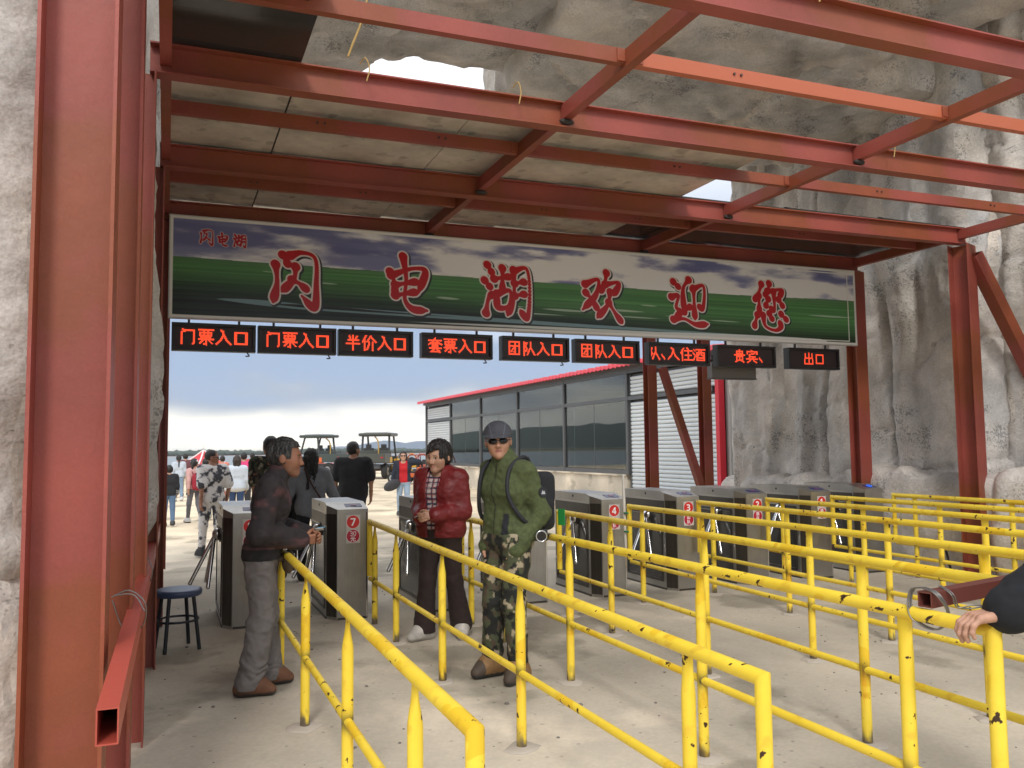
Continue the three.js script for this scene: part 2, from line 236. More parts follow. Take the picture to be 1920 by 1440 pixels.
{
  const right = thing('rock_wall', 'tall grey artificial rock wall of fluted slabs right of the canopy', 'rock wall', [0, 0, 0]);
  const r = rng(21);
  const rs = (c, s, o, nm = 'rock_slab') => part(right, nm, slabGeo(V(...c), s, o), rockMat);
  // upright slabs from the near side to the far end; they overhang a base course
  const slabs = [[-2.6, 2.0, 9.0, 0.15], [-4.5, 1.9, 9.2, 0.0], [-6.2, 1.6, 9.0, 0.16], [-7.35, 1.0, 7.6, -0.12], [-8.3, 1.05, 7.2, 0.10], [-9.25, 1.0, 7.0, -0.05], [-10.15, 1.0, 7.2, 0.12], [-11.1, 1.05, 7.0, -0.02], [-11.95, 0.9, 6.8, 0.14]];
  slabs.forEach(([z, w, h, dx], i) => rs([9.25 + dx + (i < 3 ? 0.15 : 0) + (i === 7 ? 0.3 : i === 8 ? 0.75 : 0), 0.72 + h / 2 + (r() - 0.5) * 0.25, z], [1.5, h, w * 1.06], { seed: 10 + i * 3.7, rot: [(r() - 0.5) * 0.03, (r() - 0.5) * 0.3, (r() - 0.5) * 0.03], bend: 0.08, flute: 0.085, amp: 0.045, crack: 0.13, cell: 0.045 }));
  // base boulders
  [[-2.6, 2.6, 1.05], [-5.2, 2.5, 1.2], [-7.6, 2.5, 1.15], [-9.9, 2.3, 1.0], [-11.7, 1.6, 0.9]].forEach(([z, w, h], i) => rs([i === 4 ? 9.95 : i === 3 ? 9.15 : 9.0, h / 2 - 0.1, z], [2.0, h + 0.2, w], { seed: 60 + i * 5.1, round: 0.16, amp: 0.12, flute: 0.02, bend: 0.05 }, 'boulder'));
  rs([9.78, 2.95, -12.6], [0.5, 4.4, 0.6], { seed: 91, round: 0.1, amp: 0.09, bend: 0.1, cell: 0.06 }, 'rock_slab');
  // upper bulges of the right pillar
  [[9.3, 8.4, -5.2, 2.4, 1.6, 2.4], [9.2, 8.8, -7.6, 2.8, 2.0, 3.0], [8.7, 7.3, -9.3, 2.2, 1.5, 2.2]].forEach(([x, y, z, a, b, c], i) => rs([x, y, z], [a, b, c], { seed: 120 + i * 4.3, round: 0.35, amp: 0.2, cell: 0.11 }, 'boulder'));

  const lint = thing('rock_lintel', 'dark overhanging artificial rock lintel above the open canopy frame', 'rock lintel');
  const ls = (c, s, o) => part(lint, 'boulder', slabGeo(V(...c), s, { round: 0.1, amp: 0.09, cell: 0.075, flute: 0.02, crack: 0.07, ...o }), rockMat);
  ls([0.1, 6.95, -8.4], [4.2, 1.9, 3.0], { seed: 201 }); ls([2.9, 7.1, -8.2], [3.6, 2.0, 2.7], { seed: 207, rot: [0.05, 0.1, 0.04] }); ls([5.6, 6.85, -8.3], [3.6, 2.1, 3.0], { seed: 213, rot: [0, -0.08, -0.05] });
  ls([8.0, 6.45, -8.6], [2.6, 1.7, 2.9], { seed: 219 }); ls([4.3, 6.9, -6.5], [2.6, 1.4, 1.7], { seed: 231, rot: [0.1, 0.1, 0] }); ls([1.2, 7.0, -6.6], [3.0, 1.3, 1.5], { seed: 233 }); ls([7.0, 6.8, -6.5], [2.6, 1.3, 1.6], { seed: 239 });
  ls([7.5, 6.95, -11.4], [4.2, 1.5, 1.6], { seed: 241 }); ls([6.6, 7.25, -11.2], [4.2, 1.5, 2.0], { seed: 247 });

  const left = thing('rock_wall', 'pale grey artificial rock wall behind the red steel columns at left', 'rock wall');
  const lf = (c, s, o, nm = 'rock_slab') => part(left, nm, slabGeo(V(...c), s, o), rockMat);
  [[-0.98, -5.0, 0.75, 7.4, 0], [-1.95, -5.35, 1.2, 8.6, 0.1], [-3.3, -5.2, 1.6, 8.6, -0.1], [-0.72, -6.6, 0.85, 7.4, 0.05], [-0.7, -8.0, 0.85, 7.0, 0], [-0.7, -9.4, 0.85, 7.2, 0], [-0.68, -10.8, 0.85, 7.2, 0]].forEach(([x, z, w, h, ry], i) => lf([x, 1.0 + h / 2, z], [w * 1.05, h, 1.5], { seed: 300 + i * 4.9, rot: [0, ry, 0], bend: 0.1, flute: 0.06, amp: 0.09 }));
  [[-1.3, -5.1, 1.5], [-2.9, -5.1, 1.9], [-1.0, -7.2, 1.1], [-1.0, -9.6, 1.1]].forEach(([x, z, w], i) => lf([x, 0.5, z], [w, 1.25, 1.9], { seed: 340 + i * 3.3, round: 0.28, amp: 0.11, flute: 0.02, bend: 0.04, tint: [1.06, 1.04, 1] }, 'boulder'));
}
scene.fog = new THREE.FogExp2(new THREE.Color().setRGB(0.72, 0.76, 0.8), 0.00022);
single('ground_cable', wire([[8.05, 0.62, -6.9], [7.98, 0.5, -7.1], [7.95, 0.3, -7.0], [7.9, 0.12, -6.9], [7.85, 0.03, -6.7], [7.8, 0.02, -6.3]], 0.012, 30), std(0.02, 0.02, 0.02, 0.6), 'black cable trailing down the base of the right rock wall', 'cable');
// ---------- red steel canopy ----------
const steelTex = dataTex(512, 512, (u, v) => {
  const n = tfbm(u, v, 4, 6, 13), rust = smooth(0.06, 0.34, tfbm(u, v, 3, 5, 43)), f = tnoise(u, v, 256, 3), wv = tfbm(u, v, 6, 3, 9) * 0.05, cr = 1 - smooth(0, 0.03, Math.abs(tnoise(u + wv, v, 22, 55)));
  const k = 1 + n * 0.09 + f * 0.03 - cr * 0.04;
  return [lerp(0.57, 0.54, rust) * k, lerp(0.278, 0.28, rust) * k, lerp(0.235, 0.175, rust) * k];
});
steelTex.repeat.set(0.62, 0.62);
const steelBump = dataTex(256, 256, (u, v) => { const k = 0.5 + tfbm(u, v, 16, 4, 33) * 0.5; return [k, k, k]; }, false);
const steel = new THREE.MeshStandardMaterial({ map: steelTex, roughness: 0.52, bumpMap: steelBump, bumpScale: 0.0016 });
const steelOrange = std(0.46, 0.12, 0.055, 0.45, { bumpMap: steelBump, bumpScale: 0.001 });
const weldMat = std(0.035, 0.028, 0.025, 0.8), wireMat = std(0.25, 0.24, 0.23, 0.4, { metalness: 0.8 }), twineMat = std(0.5, 0.33, 0.12, 0.8);
const canopy = thing('steel_canopy', 'red-brown primed steel canopy frame of beams and columns over the gate', 'canopy');
{
  const I = iShape(0.17, 0.1), Hs = iShape(0.25, 0.24, 0.011, 0.008), T = tubeShape(0.06, 0.1), C = tubeShape(0.05, 0.085);
  const RX = 7.95, yb = 3.645;
  const beam = (z, x0, x1, m = steel, y = yb) => part(canopy, 'beam', profile(I, V(x0, y, z), V(x1, y + (x1 - x0) * 0.008, z)), m);
  beam(-3.3, -0.5, 9.6); beam(-4.94, -0.12, 9.6); beam(-6.58, -0.08, RX + 0.02); beam(-8.1, -0.06, RX - 0.02);
  // cross purlins along the lane direction, in pieces between the beams
  const zs = [-3.3, -4.94, -6.58, -8.1];
  for (const x of [-0.04, 2.39, 4.86, 7.88]) for (let i = 0; i < 3; i++) part(canopy, 'purlin', profile(T, V(x, yb + 0.02 + x * 0.008, zs[i] - 0.012), V(x, yb + 0.02 + x * 0.008, zs[i + 1] + 0.012)), steel);
  for (const x of [2.39, 4.86]) for (const z of zs.slice(1)) part(canopy, 'weld_bead', new THREE.SphereGeometry(0.05, 8, 6).scale(1.1, 0.45, 0.5).translate(x, yb - 0.045 + x * 0.008, z + 0.04), weldMat);
  // light rails between purlins
  for (const [z, mats] of [[-4.1, [steel, steelOrange, steelOrange, steelOrange]], [-5.68, [steel, steel, steel, steel]], [-7.15, [steel, steel, steel, steel]]]) {
    const xs = [-0.01, 2.36, 2.42, 4.83, 4.89, z > -7 ? 9.6 : 7.85];
    for (let k = 0; k < 3; k++) part(canopy, 'light_rail', profile(C, V(xs[2 * k], yb + 0.03 + xs[2 * k] * 0.008, z), V(xs[2 * k + 1], yb + 0.03 + xs[2 * k + 1] * 0.008, z)), mats[k]);
  }
  // bolt pairs on the light rails and cleat plates where the purlins meet the beams
  const bolt = std(0.09, 0.06, 0.05, 0.5, { metalness: 0.5 });
  for (const [z, list] of [[-4.1, [0.55, 3.1, 6.1]], [-5.68, [0.9, 1.75, 3.7, 5.8, 7.2]], [-7.15, [0.6, 1.5, 3.2, 4.2, 6.2]]]) for (const x of list) for (const o of [0, 0.05]) part(canopy, 'bolt', new THREE.CylinderGeometry(0.008, 0.008, 0.012, 8).rotateX(Math.PI / 2).translate(x + o, yb + 0.035 + x * 0.008, z + 0.028), bolt);
  for (const x of [2.39, 4.86]) for (const z of [-4.1, -5.68, -7.15]) for (const s of [-1, 1]) part(canopy, 'cleat', box(0.05, 0.07, 0.006, x + s * 0.058, yb + 0.03 + x * 0.008, z + 0.03), steel);
  // columns
  const col = (x, z, y1, sh = Hs, rot = 0, m = steel) => part(canopy, 'column', new THREE.ExtrudeGeometry(sh, { depth: y1, bevelEnabled: false }).rotateZ(rot).rotateX(-Math.PI / 2).translate(x, 0, z), m);
  col(-0.305, -3.3, 6.2, iShape(0.25, 0.25, 0.012, 0.009), Math.PI / 2);        // broad web towards the viewer
  col(-0.245, -4.05, 5.6, iShape(0.25, 0.22, 0.012, 0.009), Math.PI / 2);
  col(-0.185, -4.94, 3.56, iShape(0.2, 0.2), Math.PI / 2); col(-0.145, -6.58, 3.56, iShape(0.2, 0.17), Math.PI / 2); col(-0.08, -8.1, 3.56, iShape(0.15, 0.15), Math.PI / 2, steel); col(-0.06, -11.9, 3.6, iShape(0.15, 0.15), Math.PI / 2, steel);
  col(7.905, -6.58, 3.61, iShape(0.2, 0.24), 0.35); col(7.865, -8.1, 3.61, iShape(0.17, 0.17), 0, steel);
  for (const x of [7.22, 8.26, 9.6]) col(x, -11.9, 3.6, iShape(0.16, 0.16), 0, steel);
  part(canopy, 'beam', profile(I, V(-0.1, 3.7, -11.9), V(9.75, 3.7, -11.9)), steel);
  // raking braces
  part(canopy, 'brace', profile(tubeShape(0.13, 0.13, 0.006), V(7.98, 3.5, -6.5), V(9.35, 1.35, -6.5)), steel);
  part(canopy, 'brace', profile(tubeShape(0.11, 0.11, 0.006), V(7.36, 2.75, -11.75), V(8.05, 0.8, -11.75)), steel);
  // ceiling sheets with open joints, laid on the beams
  const sheet = new THREE.MeshStandardMaterial({ map: dataTex(512, 512, (u, v) => { const k = 0.78 + tfbm(u, v, 3, 6, 81) * 0.2 - smooth(0.3, 0.5, tfbm(u, v, 6, 4, 15)) * 0.1; return [k, k * 0.97, k * 0.915]; }), roughness: 0.1 });
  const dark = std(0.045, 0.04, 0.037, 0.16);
  const xs = [-0.06, 0.70, 1.90, 3.09, 4.35, 5.6, 6.8, 7.98], g = 0.014;
  for (let k = 0; k < 7; k++) for (const [z0, z1] of [[-5.0, -6.58], [-6.58, -8.2]]) {
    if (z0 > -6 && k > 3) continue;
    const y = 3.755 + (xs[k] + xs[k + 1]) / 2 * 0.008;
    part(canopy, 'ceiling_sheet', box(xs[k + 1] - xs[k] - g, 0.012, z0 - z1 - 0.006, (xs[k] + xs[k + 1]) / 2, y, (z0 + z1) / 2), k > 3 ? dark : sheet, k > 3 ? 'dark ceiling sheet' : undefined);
  }
  for (let k = 1; k < 7; k++) part(canopy, 'joint_strip', box(0.06, 0.006, k > 4 ? 1.6 : 3.2, xs[k], 3.768 + xs[k] * 0.008, k > 4 ? -7.39 : -6.6), std(0.02, 0.02, 0.02, 0.8));
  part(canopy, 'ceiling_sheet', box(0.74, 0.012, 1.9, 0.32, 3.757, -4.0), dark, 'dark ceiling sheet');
}
{ // the handrail tube lashed to the left columns, and loose wires
  const tube = thing('handrail_tube', 'bright red square steel tube lashed with wire along the left columns', 'handrail');
  part(tube, 'tube', profile(tubeShape(0.055, 0.095, 0.004), V(-0.13, 0.79, -2.5), V(-0.045, 0.84, -9.6)), std(0.42, 0.075, 0.05, 0.4, { bumpMap: steelBump, bumpScale: 0.001 }));
  part(tube, 'tie_wire', [wire([[-0.2, 0.9, -3.95], [-0.13, 0.93, -3.9], [-0.07, 0.88, -3.86], [-0.08, 0.78, -3.9], [-0.15, 0.76, -3.98], [-0.2, 0.88, -4.0]], 0.003, 30), wire([[-0.19, 0.91, -3.93], [-0.11, 0.915, -3.86], [-0.07, 0.85, -3.84]], 0.003, 12), wire([[-0.2, 0.905, -3.6], [-0.28, 0.91, -3.4]], 0.003, 6)], wireMat);
  part(tube, 'tie_wire', wire([[-0.17, 0.9, -5.2], [-0.1, 0.93, -5.15], [-0.06, 0.86, -5.12], [-0.08, 0.78, -5.15], [-0.17, 0.88, -5.2]], 0.003, 24), wireMat);
  single('hanging_twine', wire([[0.98, 4.3, -4.3], [0.965, 4.05, -4.32], [0.93, 3.8, -4.33], [0.87, 3.62, -4.35], [0.85, 3.56, -4.35]], 0.006, 24), twineMat, 'long straw-coloured twine hanging loose in front of the canopy rails', 'twine');
  for (const [x, z, s, where] of [[1.02, -4.86, 1, 'leftmost of the curled wire ends on the second beam'], [2.0, -4.87, 0.7, 'short curled wire end on the second beam left of the purlin joint'], [2.9, -3.22, 1.1, 'curled wire end on the topmost beam'], [5.1, -4.86, 0.6, 'rightmost curled wire end on the second beam']]) single('wire_end', wire([[x, 3.76 + x * 0.008, z], [x + 0.02 * s, 3.78 + x * 0.008, z + 0.05], [x + 0.045 * s, 3.72 + x * 0.008, z + 0.055], [x + 0.03 * s, 3.64 + x * 0.008, z + 0.05]], 0.004, 14), twineMat, where, 'wire');
}

// ---------- lettering ----------
const GLYPH = {
  '门': [[[20, 8], [28, 18]], [[16, 22], [16, 94]], [[34, 14], [86, 14], [86, 88], [76, 94]]],
  '票': [[[10, 8], [90, 8]], [[38, 8], [38, 38]], [[62, 8], [62, 38]], [[18, 22], [82, 22], [82, 40], [18, 40], [18, 22]], [[25, 52], [75, 52]], [[8, 65], [92, 65]], [[50, 65], [50, 95], [42, 92]], [[30, 74], [16, 90]], [[70, 74], [86, 90]]],
  '入': [[[36, 8], [50, 14], [50, 30], [36, 62], [10, 92]], [[50, 28], [66, 64], [92, 92]]],
  '口': [[[18, 16], [82, 16], [82, 88], [18, 88], [18, 16]]],
  '半': [[[26, 10], [34, 28]], [[74, 10], [64, 28]], [[18, 36], [82, 36]], [[8, 60], [92, 60]], [[50, 6], [50, 96]]],
  '价': [[[30, 6], [8, 46]], [[22, 30], [22, 96]], [[62, 6], [38, 42]], [[62, 10], [94, 42]], [[50, 44], [48, 70], [38, 94]], [[76, 44], [76, 96]]],
  '套': [[[10, 16], [90, 16]], [[50, 2], [34, 26], [8, 44]], [[56, 16], [70, 32], [92, 44]], [[34, 36], [34, 72]], [[34, 36], [70, 36]], [[34, 48], [66, 48]], [[34, 59], [66, 59]], [[12, 72], [88, 72]], [[46, 72], [26, 92], [76, 90]], [[64, 80], [82, 97]]],
  '团': [[[14, 8], [86, 8], [86, 94], [14, 94], [14, 8]], [[26, 34], [74, 34]], [[56, 18], [56, 80], [46, 76]], [[54, 38], [28, 72]]],
  '队': [[[14, 8], [14, 96]], [[14, 10], [36, 10], [26, 36], [38, 54], [30, 68], [20, 66]], [[64, 6], [62, 40], [40, 94]], [[62, 42], [92, 94]]],
  '、': [[[10, 62], [30, 90]]],
  '住': [[[28, 6], [8, 44]], [[20, 30], [20, 96]], [[58, 4], [68, 16]], [[40, 26], [94, 26]], [[44, 58], [90, 58]], [[36, 92], [96, 92]], [[67, 26], [67, 92]]],
  '酒': [[[8, 12], [18, 22]], [[4, 38], [14, 48]], [[6, 92], [20, 62]], [[28, 12], [96, 12]], [[34, 34], [90, 34], [90, 94], [34, 94], [34, 34]], [[52, 12], [52, 40], [44, 58]], [[70, 12], [70, 54], [82, 56]], [[34, 74], [90, 74]]],
  '贵': [[[26, 12], [74, 12], [74, 28], [26, 28], [26, 12]], [[50, 2], [50, 42]], [[8, 42], [92, 42]], [[26, 54], [26, 82]], [[26, 54], [74, 54], [74, 82]], [[50, 62], [46, 80], [16, 96]], [[56, 80], [84, 96]]],
  '宾': [[[46, 2], [54, 10]], [[10, 28], [10, 14], [90, 14], [90, 28]], [[72, 26], [30, 34]], [[30, 34], [30, 70]], [[30, 50], [78, 50]], [[60, 50], [60, 70]], [[8, 71], [92, 71]], [[36, 80], [16, 96]], [[62, 80], [84, 96]]],
  '出': [[[50, 4], [50, 90]], [[20, 14], [20, 46], [80, 46]], [[80, 14], [80, 46]], [[12, 58], [12, 92], [88, 92]], [[88, 58], [88, 92]]],
  '元': [[[24, 14], [76, 14]], [[8, 40], [92, 40]], [[38, 40], [34, 70], [10, 94]], [[60, 40], [60, 86], [92, 88], [92, 72]]],
  '店': [[[48, 2], [54, 12]], [[14, 16], [92, 16]], [[14, 16], [14, 60], [4, 96]], [[54, 26], [54, 58]], [[54, 40], [82, 40]], [[32, 60], [82, 60], [82, 92], [32, 92], [32, 60]]],
  '闪': [[[27, 14], [37, 30]], [[14, 30], [17, 60], [10, 92]], [[40, 14], [60, 8], [84, 14], [88, 60], [84, 98], [62, 80]], [[50, 32], [48, 50], [26, 74]], [[44, 54], [58, 60], [72, 70]]],
  '电': [[[14, 30], [22, 46], [24, 70]], [[16, 36], [60, 22], [84, 24], [70, 64]], [[24, 52], [70, 44]], [[24, 70], [68, 62]], [[40, 2], [46, 40], [44, 78], [58, 92], [88, 94]]],
  '湖': [[[10, 6], [20, 20]], [[4, 34], [16, 46]], [[6, 92], [12, 66], [22, 56]], [[24, 30], [60, 24]], [[42, 10], [42, 54]], [[30, 56], [58, 50], [54, 78], [32, 80], [30, 56]], [[66, 12], [66, 60], [52, 94]], [[66, 14], [94, 8], [94, 98], [80, 84]], [[68, 36], [92, 32]], [[68, 58], [92, 54]]],
  '欢': [[[10, 28], [42, 18], [36, 46], [4, 76]], [[12, 44], [26, 56], [40, 76]], [[62, 4], [58, 22], [46, 42]], [[58, 26], [92, 22], [78, 46]], [[70, 40], [64, 64], [38, 90]], [[66, 60], [80, 78], [98, 98]]],
  '迎': [[[10, 12], [24, 22]], [[4, 42], [22, 38], [16, 62], [26, 70], [10, 86]], [[8, 86], [36, 84], [66, 94], [98, 92]], [[50, 6], [36, 22], [36, 70]], [[36, 70], [54, 58]], [[62, 22], [64, 84]], [[60, 24], [88, 16], [84, 62], [74, 56]]],
  '您': [[[28, 4], [20, 22], [6, 40]], [[20, 28], [20, 62]], [[50, 2], [46, 16], [36, 28]], [[44, 18], [88, 14], [78, 28]], [[62, 18], [62, 58], [52, 52]], [[46, 34], [38, 50]], [[76, 34], [88, 48]], [[14, 68], [4, 94]], [[30, 68], [36, 90], [66, 98], [80, 90], [76, 78]], [[48, 64], [56, 76]], [[82, 64], [98, 76]]],
};
function strokes(ctx, ch, x, y, s, w, sx = 1) {
  ctx.lineWidth = w; ctx.lineCap = 'square'; ctx.lineJoin = 'miter';
  for (const st of GLYPH[ch] ?? []) { ctx.beginPath(); st.forEach(([a, b], i) => (i ? ctx.lineTo(x + a * s * sx / 100, y + b * s / 100) : ctx.moveTo(x + a * s * sx / 100, y + b * s / 100))); ctx.stroke(); }
}
function brush(ctx, ch, x, y, s, w, grow) {   // written with a brush: width swells at the ends of a stroke
  for (const st of GLYPH[ch]) {
    const c = new THREE.CatmullRomCurve3(st.map(([a, b]) => V(x + a * s * 0.88 / 100, y + b * s / 100, 0)), false, 'centripetal'), n = 60;
    for (let i = 0; i <= n; i++) { const t = i / n, p = c.getPoint(t); const r = w * (0.42 + 0.30 * Math.exp(-t * 9) + 0.22 * Math.sin(t * Math.PI * 2 + 2.6) * 0.5 + 0.16 * smooth(0.55, 0.86, t) - 0.42 * smooth(0.88, 1, t)) + grow; ctx.beginPath(); ctx.ellipse(p.x, p.y, Math.max(r, 0.6), Math.max(r * 0.86, 0.6), 0.7, 0, 7); ctx.fill(); }
  }
}
function canvas(w, h) { const c = document.createElement('canvas'); c.width = w; c.height = h; return [c, c.getContext('2d')]; }
function tex(c) { const t = new THREE.CanvasTexture(c); t.colorSpace = THREE.SRGBColorSpace; return t; }
{ // the printed welcome banner
  const W = 2048, Hh = 240, [c, x] = canvas(W, Hh); const im = x.createImageData(W, Hh);
  for (let j = 0; j < Hh; j++) for (let i = 0; i < W; i++) {
    const u = i / W, v = j / Hh, n = fbm(u * 14, v * 7, 2.2, 5), n2 = fbm(u * 6 + 4, v * 9, 8.2, 4); let r, g, b;
    const hor = 0.40 + 0.03 * Math.sin(u * 3) + 0.012 * n;
    if (v < hor) {
      const blue = smooth(-0.15, 0.35, n2 - v * 0.5 + 0.2), bright = smooth(0.1, 0.6, u), cl = smooth(-0.2, 0.22, n + lerp(-0.16, 0.2, smooth(0.12, 0.35, u)) - 0.16 * smooth(0.85, 0.97, u) + v * 0.5 - 0.06);
      r = 0.56 + n * 0.1; g = 0.57 + n * 0.08; b = 0.71; r = lerp(r, 0.36, blue * 0.5); g = lerp(g, 0.37, blue * 0.5); b = lerp(b, 0.58, blue * 0.5);
      r = lerp(r, 0.95, cl); g = lerp(g, 0.945, cl); b = lerp(b, 0.955, cl); 
    } else {
      const t = (v - hor) / (1 - hor), band = fbm(u * 4, v * 60, 1.1, 4); const dk = smooth(0.22, 0.85, t + (0.35 - u) * 0.4);
      r = lerp(0.33, 0.12, dk) + band * 0.1; g = lerp(0.54, 0.16, dk) + band * 0.14; b = lerp(0.32, 0.135, dk) + band * 0.08; const hz = 1 - smooth(0, 0.13, t); r = lerp(r, 0.36, hz * 0.6); g = lerp(g, 0.50, hz * 0.6); b = lerp(b, 0.36, hz * 0.6);
    }
    const k = (j * W + i) * 4; im.data[k] = clamp(r) * 255; im.data[k + 1] = clamp(g) * 255; im.data[k + 2] = clamp(b) * 255; im.data[k + 3] = 255;
  }
  x.putImageData(im, 0, 0);
  const river = (pts, col, alpha) => { x.fillStyle = col; x.globalAlpha = alpha; x.beginPath(); pts.forEach((p, i) => (i ? x.quadraticCurveTo(...p) : x.moveTo(...p))); x.fill(); x.globalAlpha = 1; };
  river([[90, 222], [300, 190, 620, 202], [1100, 210, 1560, 236], [1000, 222, 560, 214], [300, 204, 90, 222]], '#93b2bd', 0.0);
  river([[100, 193], [170, 186, 300, 196], [640, 204, 1100, 214], [1500, 220, 1700, 226], [1400, 226, 1000, 222], [560, 214, 330, 210], [180, 205, 100, 193]], '#86a6b0', 0.9);
  river([[235, 199], [300, 194, 430, 200], [520, 206, 700, 210], [500, 209, 380, 206], [260, 204, 235, 199]], '#252b26', 1);
  river([[560, 228], [900, 222, 1300, 226], [1640, 220, 1900, 226], [1950, 233, 1900, 240], [1500, 240, 1200, 234], [800, 232, 560, 228]], '#dfe3e2', 0.95);
  for (const [a, b, l, h] of [[330, 140, 60, 3], [205, 120, 30, 2], [640, 160, 70, 5], [760, 172, 140, 4], [940, 176, 160, 5], [1120, 168, 150, 5], [1150, 186, 170, 3], [1330, 178, 130, 4], [1480, 184, 120, 3], [820, 190, 200, 3], [1850, 152, 190, 4], [1250, 150, 60, 3]]) river([[a, b], [a + l * 0.4, b - h, a + l, b + h * 0.4], [a + l * 0.5, b + h * 1.6, a, b]], '#b9cbb9', 0.85);
  const main = [['闪', 285 - 66, 56, 150], ['电', 568 - 66, 56, 150], ['湖', 840 - 68, 56, 152], ['欢', 1128 - 66, 58, 150], ['迎', 1417 - 66, 58, 150], ['您', 1708 - 66, 58, 150]];
  for (const [ch, a, b, s] of main) { x.fillStyle = '#33343a'; brush(x, ch, a + 3, b + 3, s, 16, 6); x.fillStyle = '#e6dfdc'; brush(x, ch, a, b, s, 16, 4.5); }
  for (const [ch, a, b, s] of main) { x.fillStyle = '#c01e26'; brush(x, ch, a, b, s, 16, 0); }
  [['闪', 62, 26, 40], ['电', 102, 34, 32], ['湖', 140, 34, 32]].forEach(([ch, a, b, s]) => { x.fillStyle = '#cfc5c5'; brush(x, ch, a, b, s, 3, 2.2); x.fillStyle = '#b3202b'; brush(x, ch, a, b, s, 3, 0.4); });
  x.strokeStyle = '#ece9e4'; x.lineWidth = 3.4; x.beginPath(); x.moveTo(1820, 12); x.lineTo(2016, 12); x.lineTo(2016, 229); x.lineTo(1700, 229); x.stroke(); x.lineWidth = 7; x.strokeRect(3, 3, W - 6, Hh - 6);
  const t = thing('welcome_banner', 'long printed green and blue welcome banner with red Chinese characters', 'banner', [3.875, 3.135, -8.0]);
  const bw = 7.75, bh = 0.905; const face = new THREE.PlaneGeometry(bw, bh).translate(0, 0, 0.031);
  part(t, 'backing_board', box(bw + 0.02, bh + 0.02, 0.055, 0, 0, 0), std(0.55, 0.55, 0.54, 0.5)); part(t, 'printed_sheet', face, new THREE.MeshStandardMaterial({ map: tex(c), roughness: 0.32 })); t.rotation.z = 0.0025; shadow(t);
}
// LED signs over the lanes
{
  const rimMat = std(0.022, 0.02, 0.02, 0.45), bezel = std(0.03, 0.021, 0.021, 0.6);
  const defs = [[0.024, 0.742, '门票入口', 0, 4, 'first'], [0.763, 1.477, '门票入口', 0, 4, 'second'], [1.501, 2.227, '半价入口', 0, 4], [2.315, 3.06, '套票入口', 0, 4], [3.162, 3.925, '团队入口', 0, 4, 'first'], [3.993, 4.776, '团队入口', 0, 4, 'second'], [4.89, 5.688, '队、入住酒', -30, 4], [5.791, 6.608, '贵宾、', 92, 4], [6.797, 7.561, '出口', 100, 4]];
  const label = ['red LED sign reading 门票入口, leftmost, against the red column', 'red LED sign reading 门票入口, second from the left column', 'red LED half-price entrance sign with four characters beginning 半价', 'red LED sign with four characters beginning 套票, fourth from the left', 'red LED group entrance sign 团队入口, left one of two alike', 'red LED group entrance sign 团队入口, right one of two alike', 'red LED sign with scrolling text cut off at both ends', 'red LED sign showing two characters and a comma, right of centre', 'red LED exit sign with two characters, rightmost under the banner'];
  defs.forEach(([x0, x1, txt, off], i) => {
    const w = x1 - x0, h = 0.25, [c, x] = canvas(384, 112), [g, y] = canvas(384, 112);
    y.fillStyle = '#000'; y.fillRect(0, 0, 384, 112); y.strokeStyle = '#fff'; let px = (txt.length === 4 ? 20 : 12) + off; for (const ch of txt) { strokes(y, ch, px, 12, 86, 10); px += ch === '、' ? 42 : 88; }
    const d = y.getImageData(0, 0, 384, 112).data; x.fillStyle = '#000'; x.fillRect(0, 0, 384, 112);
    for (let b = 4; b < 112; b += 5) for (let a = 4; a < 384; a += 5) { const on = d[((b * 384) + a) * 4] > 90; x.fillStyle = on ? '#ff4a26' : '#1a0c0b'; x.beginPath(); x.arc(a, b, on ? 2.5 : 1.1, 0, 7); x.fill(); }
    const t = thing('led_sign', label[i], 'LED sign', [(x0 + x1) / 2, 2.517, -8.12]);
    part(t, 'housing', box(w, h, 0.07, 0, 0, -0.01), rimMat);
    for (const s of [-1, 1]) { part(t, 'frame_bar', box(w, 0.028, 0.03, 0, s * (h / 2 - 0.0138), 0.04, 0.004), rimMat); part(t, 'frame_bar', box(0.028, h - 0.058, 0.03, s * (w / 2 - 0.0142), 0, 0.04, 0.004), rimMat); }
    const sc = new THREE.PlaneGeometry(w - 0.06, h - 0.06).translate(0, 0, 0.03); const tx = tex(c);
    part(t, 'screen', sc, new THREE.MeshStandardMaterial({ color: new THREE.Color().setRGB(0.03, 0.018, 0.018), roughness: 0.5, emissive: new THREE.Color(1, 1, 1), emissiveMap: tx, emissiveIntensity: 1.15 }));
    for (const s of [-0.3, 0.3]) part(t, 'hanger', box(0.02, 0.09, 0.02, s * w, h / 2 + 0.035, -0.02), rimMat);
    if ([0, 1, 3, 4].includes(i)) part(t, 'cable_tail', wire([[w * 0.4, -h / 2 + 0.01, 0], [w * 0.41, -h / 2 - 0.015, 0.01], [w * 0.43, -h / 2 - 0.03, 0.01], [w * 0.38, -h / 2 - 0.035, 0.012]], 0.006, 10), std(0.1, 0.08, 0.07, 0.7));
  });
  const rm = thing('cable_box', 'flat grey metal box hanging behind the 贵宾 sign', 'box', [6.15, 2.36, -8.3]); part(rm, 'case', box(0.62, 0.18, 0.1, 0, 0, 0, 0.006), std(0.17, 0.155, 0.14, 0.4, { metalness: 0.3 })); part(rm, 'lid_rim', box(0.64, 0.012, 0.115, 0, -0.088, 0), std(0.08, 0.07, 0.065, 0.5));
}
